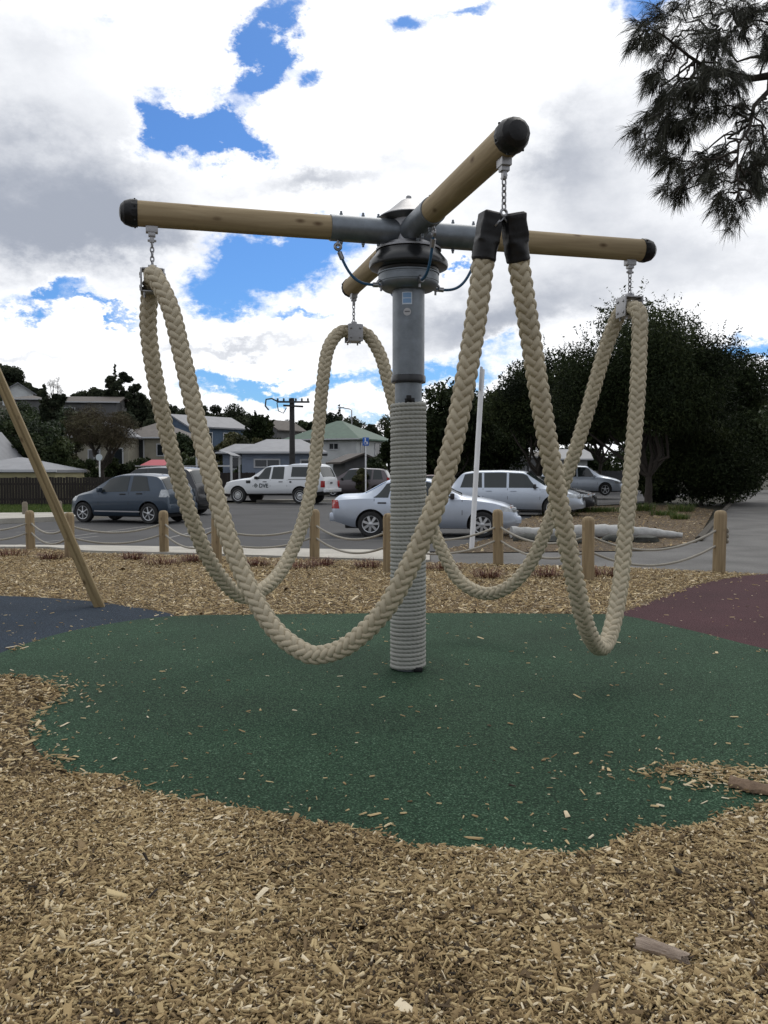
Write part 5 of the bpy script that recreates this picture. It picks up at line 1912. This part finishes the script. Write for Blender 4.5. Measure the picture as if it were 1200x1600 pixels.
# the big dark tree on the right
tree('tree', 'huge dark bushy tree behind the right arm rope', 1010, 462, 37, 330, 'leaf_dark', 170000, 0.062, 0.12, 80, 0.32, 11, 'dome', aspect=0.36, trunk_r=0.16, top_sprigs=900, depth=0.9)
tree('tree', 'broad dark tree at the right edge overhanging the old path', 1135, 535, 43, 200, 'leaf_dark', 75000, 0.075, 0.02, 46, 0.36, 12, aspect=0.38, top_sprigs=300)
tree('shrub', 'low black-green thicket filling the ground under the huge dark tree', 1092, 640, 40, 215, 'leaf_dark', 60000, 0.07, 0.0, 44, 0.40, 13, cat='shrub', aspect=0.4)
tree('tree', 'dark tree left of the huge tree, behind the right-hand black-sleeved rope', 838, 556, 46, 190, 'leaf_dark', 70000, 0.075, 0.20, 46, 0.36, 14, 'dome', aspect=0.42, top_sprigs=300)
tree('tree', 'dark leafy tree just right of the rope-wound post top', 700, 596, 55, 170, 'leaf_dark', 42000, 0.12, 0.10, 46, 0.36, 15, 'dome', aspect=0.5, top_sprigs=150)
tree('tree', 'dark tree behind the leaning white sign post', 772, 600, 60, 160, 'leaf_dark', 34000, 0.12, 0.10, 40, 0.36, 16, aspect=0.5)
tree('tree', 'big leafy tree cut by the right edge, standing right of the old path', 1292, 585, 34, 240, 'leaf_mid', 40000, 0.08, 0.22, 40, 0.34, 19, 'dome')
tree('tree', 'tree at the far end of the old path on the right', 1175, 600, 75, 100, 'leaf_mid', 14000, 0.16, 0.05, 26, 0.33, 17)
tree('tree', 'dense tree beyond the pale silver sedan', 935, 600, 62, 230, 'leaf_dark', 36000, 0.12, 0.30, 40, 0.36, 18, 'dome')
# middle
tree('tree', 'dark dome-shaped tree above the blue-grey house roof', 398, 636, 70, 84, 'leaf_dark', 15000, 0.14, 0.05, 26, 0.32, 21, top_sprigs=100)
tree('tree', 'lighter olive tree in front of the dark dome-shaped tree, above the carport', 357, 656, 62, 66, 'leaf_olive', 11000, 0.12, 0.05, 22, 0.34, 22)
tree('tree', 'olive tree with a rounded top left of the utility pole', 412, 668, 66, 56, 'leaf_olive', 8000, 0.12, 0.05, 18, 0.36, 23)
tree('tree', 'tall dark tree right behind the utility pole', 478, 636, 112, 56, 'leaf_mid', 9000, 0.20, 0.05, 20, 0.34, 24)
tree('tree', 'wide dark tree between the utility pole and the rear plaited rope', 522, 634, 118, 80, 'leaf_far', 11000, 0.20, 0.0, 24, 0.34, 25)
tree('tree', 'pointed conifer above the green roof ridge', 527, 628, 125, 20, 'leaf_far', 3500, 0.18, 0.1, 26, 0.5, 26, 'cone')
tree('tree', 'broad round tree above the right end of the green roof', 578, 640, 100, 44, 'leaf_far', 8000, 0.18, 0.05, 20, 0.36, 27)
tree('tree', 'dark tree touching the left side of the rope-wound post', 608, 646, 60, 40, 'leaf_dark', 9000, 0.12, 0.02, 20, 0.4, 28)
tree('shrub', 'leafy shrub at the foot of the blue disabled sign', 582, 700, 56, 40, 'leaf_mid', 6000, 0.09, 0.0, 16, 0.4, 29, cat='shrub')
tree('shrub', 'round shrub behind the white pickup tail', 560, 722, 52, 26, 'leaf_olive', 3000, 0.08, 0.0, 12, 0.45, 30, cat='shrub')
tree('tree', 'pale grey bare-topped tree behind the utility pole', 440, 640, 120, 34, 'leaf_brown', 3500, 0.16, 0.2, 18, 0.34, 31, aspect=0.14)
# left hill
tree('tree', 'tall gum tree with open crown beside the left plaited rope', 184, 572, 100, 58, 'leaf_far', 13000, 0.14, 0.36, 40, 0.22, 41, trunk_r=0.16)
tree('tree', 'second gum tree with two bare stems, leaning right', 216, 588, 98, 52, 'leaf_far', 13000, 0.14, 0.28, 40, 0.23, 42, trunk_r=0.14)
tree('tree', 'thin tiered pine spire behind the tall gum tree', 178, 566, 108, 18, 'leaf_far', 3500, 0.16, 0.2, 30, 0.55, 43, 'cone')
tree('tree', 'bare brown willow with dark forked limbs', 155, 624, 48, 124, 'leaf_brown', 16000, 0.15, 0.33, 34, 0.33, 44, 'dome', aspect=0.055, trunk_r=0.17)
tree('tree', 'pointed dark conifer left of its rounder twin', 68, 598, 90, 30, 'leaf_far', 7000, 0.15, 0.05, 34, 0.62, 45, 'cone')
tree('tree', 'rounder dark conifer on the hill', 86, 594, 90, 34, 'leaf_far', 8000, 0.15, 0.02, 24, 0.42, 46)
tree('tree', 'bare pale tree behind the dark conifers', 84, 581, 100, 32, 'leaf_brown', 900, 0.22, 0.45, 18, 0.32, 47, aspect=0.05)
for i, (px, yt, D, w, lab) in enumerate(((2, 556, 175, 34, 'tallest dark tree on the hilltop, at the left edge'), (22, 576, 175, 36, 'dark hilltop tree second from the left edge'), (42, 592, 170, 34, 'dark hilltop tree above the white gabled house'),
                                     (58, 603, 165, 28, 'low dark hilltop tree left of the conifers'), (128, 614, 150, 30, 'distant tree on the ridge right of the conifers'), (112, 612, 150, 14, 'small distant tree on the ridge by a chimney'))):
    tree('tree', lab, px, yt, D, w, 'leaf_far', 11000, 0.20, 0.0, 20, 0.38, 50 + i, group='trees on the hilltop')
for i, (px, yt, D, w, m, lab) in enumerate(((22, 628, 68, 90, 'leaf_mid', 'dark green bushes below the white gabled house'), (74, 642, 62, 74, 'leaf_mid', 'dark bushy tree behind the slanting timber leg'), (30, 668, 56, 100, 'leaf_dark', 'dark bush above the yellow garage roof'),
                                         (88, 690, 54, 66, 'leaf_dark', 'black-green bush right of the slanting timber leg'), (104, 640, 66, 54, 'leaf_olive', 'olive bush left of the bare willow'), (112, 622, 88, 66, 'leaf_mid', 'bushy tree hiding the brown-roofed hill house'), (36, 620, 100, 60, 'leaf_mid', 'dark bush under the hilltop houses, left of the conifers'), (196, 640, 82, 60, 'leaf_olive', 'olive tree behind the right side of the willow'), (285, 664, 70, 44, 'leaf_mid', 'tree between the ropes in front of the blue house'), (480, 700, 72, 40, 'leaf_mid', 'bush left of the white two-storey house'), (222, 716, 58, 90, 'leaf_dark', 'dark hedge bush under the brown-roofed house'),
                                         (130, 712, 52, 70, 'leaf_dark', 'dark hedge behind the round pale sign'), (176, 712, 50, 52, 'leaf_dark', 'dark shrub at the foot of the bare willow'), (275, 700, 60, 46, 'leaf_mid', 'shrub between the two left plaited ropes'),
                                         (300, 712, 56, 50, 'leaf_mid', 'shrub beside the carport'), (372, 722, 55, 34, 'leaf_mid', 'small shrub under the side wing window'))):
    tree('shrub', lab, px, yt, D, w, m, 8000, 0.10, 0.0, 22, 0.40, 60 + i, cat='shrub', group='bushes on the left slope')
for i, (px, yt, D, w, lab) in enumerate(((240, 634, 112, 44, 'dark tree above the brown-roofed house, between the ropes'), (290, 628, 115, 50, 'dark tree between the two left plaited ropes'), (325, 626, 118, 54, 'dark tree with a flat sprayed top right of the left ropes'), (350, 646, 112, 34, 'lower dark tree between the sprayed tree and the dome tree'),
                                         (262, 644, 108, 34, 'dark tree right behind the left plaited rope'), (450, 655, 118, 44, 'dark tree mass at the foot of the utility pole'), (555, 652, 116, 40, 'dark trees behind the green roof'), (640, 650, 80, 60, 'dark tree hidden behind the rope-wound post'))):
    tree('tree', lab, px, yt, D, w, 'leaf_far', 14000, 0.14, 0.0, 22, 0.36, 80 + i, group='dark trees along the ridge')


for i, (px, yt, D, w, lab) in enumerate(((660, 688, 74, 90, 'dark hedge clump just right of the rope-wound post'), (735, 700, 76, 100, 'dark hedge clump behind the leaning sign post'), (905, 690, 80, 130, 'dark hedge clump beyond the pale silver sedan'), (1010, 680, 84, 120, 'dark hedge clump far behind the trunk of the huge tree'),
                                   (1100, 690, 90, 150, 'dark hedge clump at the far left side of the old path'), (1022, 694, 44, 84, 'low dark thicket behind the trunk of the huge dark tree'), (1230, 640, 60, 110, 'dark bushes right of the old path at the right edge'))):
    tree('shrub', lab, px, yt, D, w, 'leaf_dark' if i < 6 else 'leaf_mid', 14000, 0.15, 0.0, 30, 0.42, 200 + i, cat='shrub', group='hedge behind the car park')
for i, (px, yt, D, w, lab) in enumerate(((15, 566, 150, 60, 'dark tree on the hill crest behind the white gabled house'), (150, 606, 150, 60, 'dark crest tree left of the tall gum'), (205, 612, 145, 60, 'dark crest tree behind the second gum'), (250, 620, 140, 60, 'dark crest tree seen between the ropes'), (300, 626, 150, 70, 'dark crest tree right of the nearest plaited rope'),
                                   (370, 634, 150, 70, 'distant crest tree above the olive tree'), (425, 646, 150, 70, 'distant tree left of the utility pole'), (500, 640, 150, 70, 'distant tree right of the utility pole'), (556, 646, 150, 70, 'distant tree behind the green roof'), (620, 640, 150, 80, 'distant tree at the post'), (180, 640, 84, 70, 'dark tree behind the bare willow'), (225, 650, 84, 60, 'dark tree left of the brown-roofed cream house'))):
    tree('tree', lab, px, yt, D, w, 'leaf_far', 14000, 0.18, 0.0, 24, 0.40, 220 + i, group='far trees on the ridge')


def blades(name, label, cat, pos, n, ln, spread, m, width, group=None, seed=0, droop=0.5, kind=None):
    g = np.random.default_rng(seed)
    a = g.uniform(0, 2 * np.pi, n)
    r = spread * np.sqrt(g.uniform(0, 1, n))
    bx = np.stack([r * np.cos(a), r * np.sin(a) * .7, np.zeros(n)], 1)
    a2 = a + g.normal(0, .6, n)
    l_ = ln * g.uniform(.5, 1.1, n)
    out = g.uniform(0.15, droop + 0.2, n)
    d = np.stack([np.cos(a2) * out, np.sin(a2) * out, np.ones(n)], 1)
    d /= np.linalg.norm(d, axis=1)[:, None]
    s = np.stack([-np.sin(a2), np.cos(a2), np.zeros(n)], 1) * width / 2
    mid = bx + d * (l_ * .55)[:, None]
    tip = bx + d * l_[:, None] + np.stack([np.cos(a2) * l_ * .25 * droop, np.sin(a2) * l_ * .25 * droop, -l_ * .25 * droop], 1)
    V = np.stack([bx - s, bx + s, mid + s * .8, mid - s * .8, tip + s * .15, tip - s * .15], 1).reshape(-1, 3)
    k = np.arange(n)[:, None] * 6
    f = np.concatenate([k + np.array([[0, 1, 2, 3]]), k + np.array([[3, 2, 4, 5]])])
    o = raw(name, V, f, m, rnd=np.repeat(np.clip(g.normal(.5, .25, n), 0, 1), 6))
    o.location = tuple(pos)
    return tag(o, label, cat, group, kind)


RED = [(15, 870, 'at the left edge by the first bollard'), (75, 876, 'between the first bollard and the timber leg'), (206, 876, 'left of the bollard below the hatchback'), (252, 884, 'just below the bollard under the hatchback'), (300, 880, 'right of the hatchback bollard'),
       (395, 886, 'between the left ropes and the rear rope'), (458, 890, 'at the rear rope'), (500, 886, 'right of the bollard before the pickup'), (572, 889, 'just left of the rope-wound post'), (690, 892, 'right of the rope-wound post, inside the rear rope'),
       (757, 905, 'over the low curve of the rear rope'), (850, 903, 'left of the bollard before the log'), (945, 902, 'right of the bollard before the log')]
for i, (px, py, lab) in enumerate(RED):
    p = G(px, py)
    blades('red_shrub', 'low russet shrub in the chips ' + lab, 'plant', (p[0], p[1], 0.02), 150, 0.25, 0.20 if i % 3 else 0.30, 'red_leaf', 0.008, 'russet shrubs along the chips', 100 + i, 1.2)
GRS = [(905, 800, 1.2, 'grass tuft by the nose of the charcoal car'), (935, 800, .9, 'grass tuft left of the bright plaited rope'), (870, 806, .7, 'small grass tuft between the crossing ropes'), (1003, 799, .45, 'upright green grass clump right of the bright plaited rope'), (1060, 800, .5, 'green grass clump left of the thick bollard'), (1032, 806, .45, 'dark low tuft in the mulch'), (1058, 812, .3, 'small dark tuft in front of the grass clump')]
for i, (px, py, sp_, lab) in enumerate(GRS):
    p = G(px, py)
    blades('grass_tuft', lab, 'plant', (p[0], p[1], 0.02), int(260 * sp_ + 120), 0.42 if i in (3, 4) else 0.26, sp_, 'grass_leaf', 0.018, 'grass tufts on the mulch bed', 130 + i, 0.6)
p = G(120, 790)
blades('flax_bush', 'yellow-green spiky flax bush beside the yellow garage', 'plant', (At(120, 735, 40)[0], 40, 0.35), 150, 1.25, 0.5, 'yellow_leaf', 0.07, None, 150, 1.0)
# grass on the verge
poly = gp([(-300, 811), (130, 804), (330, 783), (343, 779), (300, 779), (130, 789), (-300, 792)])
g = np.random.default_rng(5)
xa, ya = g.uniform(-26, -6, 60000), g.uniform(28, 46, 60000)
k = inpoly(xa, ya, poly)
xa, ya = xa[k], ya[k]
n = len(xa)
hh = g.uniform(.05, .13, n)
an = g.uniform(0, 6.28, n)
sx, sy_ = np.cos(an) * .02, np.sin(an) * .02
B3 = np.stack([xa, ya, np.full(n, .02)], 1)
S3 = np.stack([sx, sy_, np.zeros(n)], 1)
T3 = np.stack([g.normal(0, .03, n), g.normal(0, .03, n), hh], 1)
tag(raw('grass', np.stack([B3 - S3, B3 + S3, B3 + T3], 1).reshape(-1, 3), np.arange(3 * n).reshape(-1, 3), 'grass_leaf', rnd=np.repeat(np.clip(g.normal(.5, .2, n), 0, 1), 3)), kind='stuff')

# ------------------------------------------------------------------ the overhanging casuarina at the top right
Dc = 6.6
g = np.random.default_rng(77)
cas = thing('tree', 'dark wispy needle-leaved tree overhanging the top right corner', 'tree', (6.3, 7.4, 0))
cas0 = np.array([6.3, 7.4, 0])


def cpx(a, b, dd=0.0):
    """point of the crop of the photograph's top right corner (scale 4.21) at depth Dc+dd"""
    return At(960 + a / 4.2125, b / 4.2125, Dc + dd) - cas0


BR = MB()
limb(BR, (0, 0, -.3), (-0.1, 0, 3.2), 0.24, 0.17, 0.01, g)
limb(BR, (-.1, 0, 3.2), (0.1, 0, 8.0), 0.17, 0.05, 0.02, g)
fork = np.array([-0.1, 0, 3.4])
n0 = cpx(1250, 470, .3)
limb(BR, fork, n0, 0.06, 0.034, 0.03, g)
main = [n0, cpx(1010, 500, .1), cpx(890, 520), cpx(800, 500), cpx(590, 450, -.1), cpx(470, 370, -.15), cpx(300, 230, -.2), cpx(170, 170, -.25)]
BR.tube([p_ for p_ in main], [.034, .029, .024, .020, .015, .011, .007, .003], 8)
low = [cpx(1010, 520, .1), cpx(1000, 600), cpx(900, 700, -.1), cpx(870, 850, -.2), cpx(800, 950, -.25), cpx(790, 1100, -.3), cpx(800, 1300, -.3)]
BR.tube(low, [.024, .020, .016, .012, .009, .006, .003], 8)
upb = [cpx(1250, 420, .4), cpx(1010, 375, .3), cpx(880, 380, .25), cpx(790, 410, .2), cpx(700, 300, .1), cpx(640, 200, 0)]
BR.tube(upb, [.018, .014, .010, .008, .006, .003], 7)
hi = [cpx(1250, 120, .5), cpx(1050, 60, .3), cpx(880, 90, .2), cpx(800, 170, .1), cpx(720, 260, .1)]
BR.tube(hi, [.018, .014, .010, .007, .003], 7)
CL = [(330, 120, 95, 700), (180, 190, 70, 330), (150, 260, 60, 260), (270, 250, 85, 380), (260, 490, 62, 520), (330, 390, 60, 200), (420, 260, 80, 240), (520, 200, 60, 160), (600, 320, 85, 520), (700, 250, 95, 620), (830, 160, 100, 800), (760, 60, 100, 500), (930, 60, 120, 600), (600, 30, 60, 180), (690, 480, 120, 1100),
      (560, 560, 105, 900), (440, 590, 70, 450), (760, 560, 80, 500), (310, 620, 75, 520), (290, 720, 60, 300), (430, 810, 100, 1000), (330, 800, 85, 600), (560, 780, 80, 380), (640, 720, 70, 300), (140, 850, 52, 260), (200, 760, 40, 140), (190, 930, 70, 240), (290, 950, 80, 300), (370, 1060, 75, 650), (470, 1120, 75, 520), (430, 1230, 62, 360), (400, 1300, 40, 150), (330, 1240, 40, 130),
      (620, 1060, 85, 850), (700, 1010, 60, 280), (660, 1200, 70, 400), (700, 1310, 78, 520), (770, 1400, 62, 280), (900, 1060, 110, 1000), (960, 950, 90, 500), (880, 1180, 80, 450), (960, 1230, 80, 360), (840, 720, 62, 420), (900, 850, 80, 250), (980, 700, 60, 150), (1000, 330, 80, 500), (980, 230, 80, 300), (820, 1330, 50, 160), (740, 1500, 40, 60), (470, 20, 50, 120), (1080, 600, 160, 600), (1120, 1000, 160, 900), (1120, 200, 160, 900)]
sk = np.vstack([np.array(smooth_path(q_, 60)[0]) for q_ in (main, low, upb, hi)])
P0s, Ds, Ls = [], [], []
for (cx_, cy_, cr, cn) in CL:
    c = cpx(cx_, cy_, g.normal(0, .25))
    r_ = cr / 4.2125 / F * Dc
    j = np.argmin(np.linalg.norm(sk - c, axis=1) + 0.6 * np.maximum(0, c[2] - sk[:, 2]))
    limb(BR, sk[j], c + np.array([0, 0, r_ * .3]), 0.009, 0.004, 0.06, g, 9)
    # small twigs through the clump, needles hang from them
    nt_ = 22
    dirm = (c - sk[j]) / (np.linalg.norm(c - sk[j]) + 1e-6)
    for t_ in range(nt_):
        dv = g.normal(size=3) * [1, .9, .8] + dirm * 0.7
        dv /= np.linalg.norm(dv)
        a_ = c + g.normal(0, r_ * .42, 3)
        b_ = a_ + dv * r_ * g.uniform(.5, 1.05)
        BR.tube([a_, (a_ + b_) / 2 + g.normal(0, r_ * .06, 3), b_], [.003, .0022, .0013], 5)
        m_ = max(4, int(cn * 1.45 / nt_))
        tt = g.uniform(0.05, 1.05, m_)[:, None]
        P0s.append(a_ + (b_ - a_) * tt + g.normal(0, r_ * .05, (m_, 3)))
        d_ = dv * 0.8 + g.normal(0, .38, (m_, 3)) + np.array([-0.22, 0, -0.55])
        Ds.append(d_ / np.linalg.norm(d_, axis=1)[:, None])
        Ls.append(g.uniform(.05, .13, m_))
BR.build('trunk', 'bark', cas, 60)
P0, Dn, Ln = np.vstack(P0s), np.vstack(Ds), np.concatenate(Ls)
sd_ = np.cross(Dn, g.normal(size=Dn.shape))
sd_ /= np.linalg.norm(sd_, axis=1)[:, None]
sd_ *= 0.0014
grav = np.zeros_like(Dn)
grav[:, 2] = -0.22
P1 = P0 + Dn * (Ln * .5)[:, None] + grav * (Ln * .15)[:, None]
P2 = P0 + Dn * Ln[:, None] + grav * (Ln * .8)[:, None]
V = np.stack([P0 - sd_, P0 + sd_, P1 + sd_, P1 - sd_, P2 + sd_ * .3, P2 - sd_ * .3], 1).reshape(-1, 3)
k = np.arange(len(P0))[:, None] * 6
f = np.concatenate([k + np.array([[0, 1, 2, 3]]), k + np.array([[3, 2, 4, 5]])])
raw('crown', V, f, 'needles', cas, rnd=np.repeat(np.clip(g.normal(.5, .25, len(P0)), 0, 1), 6))
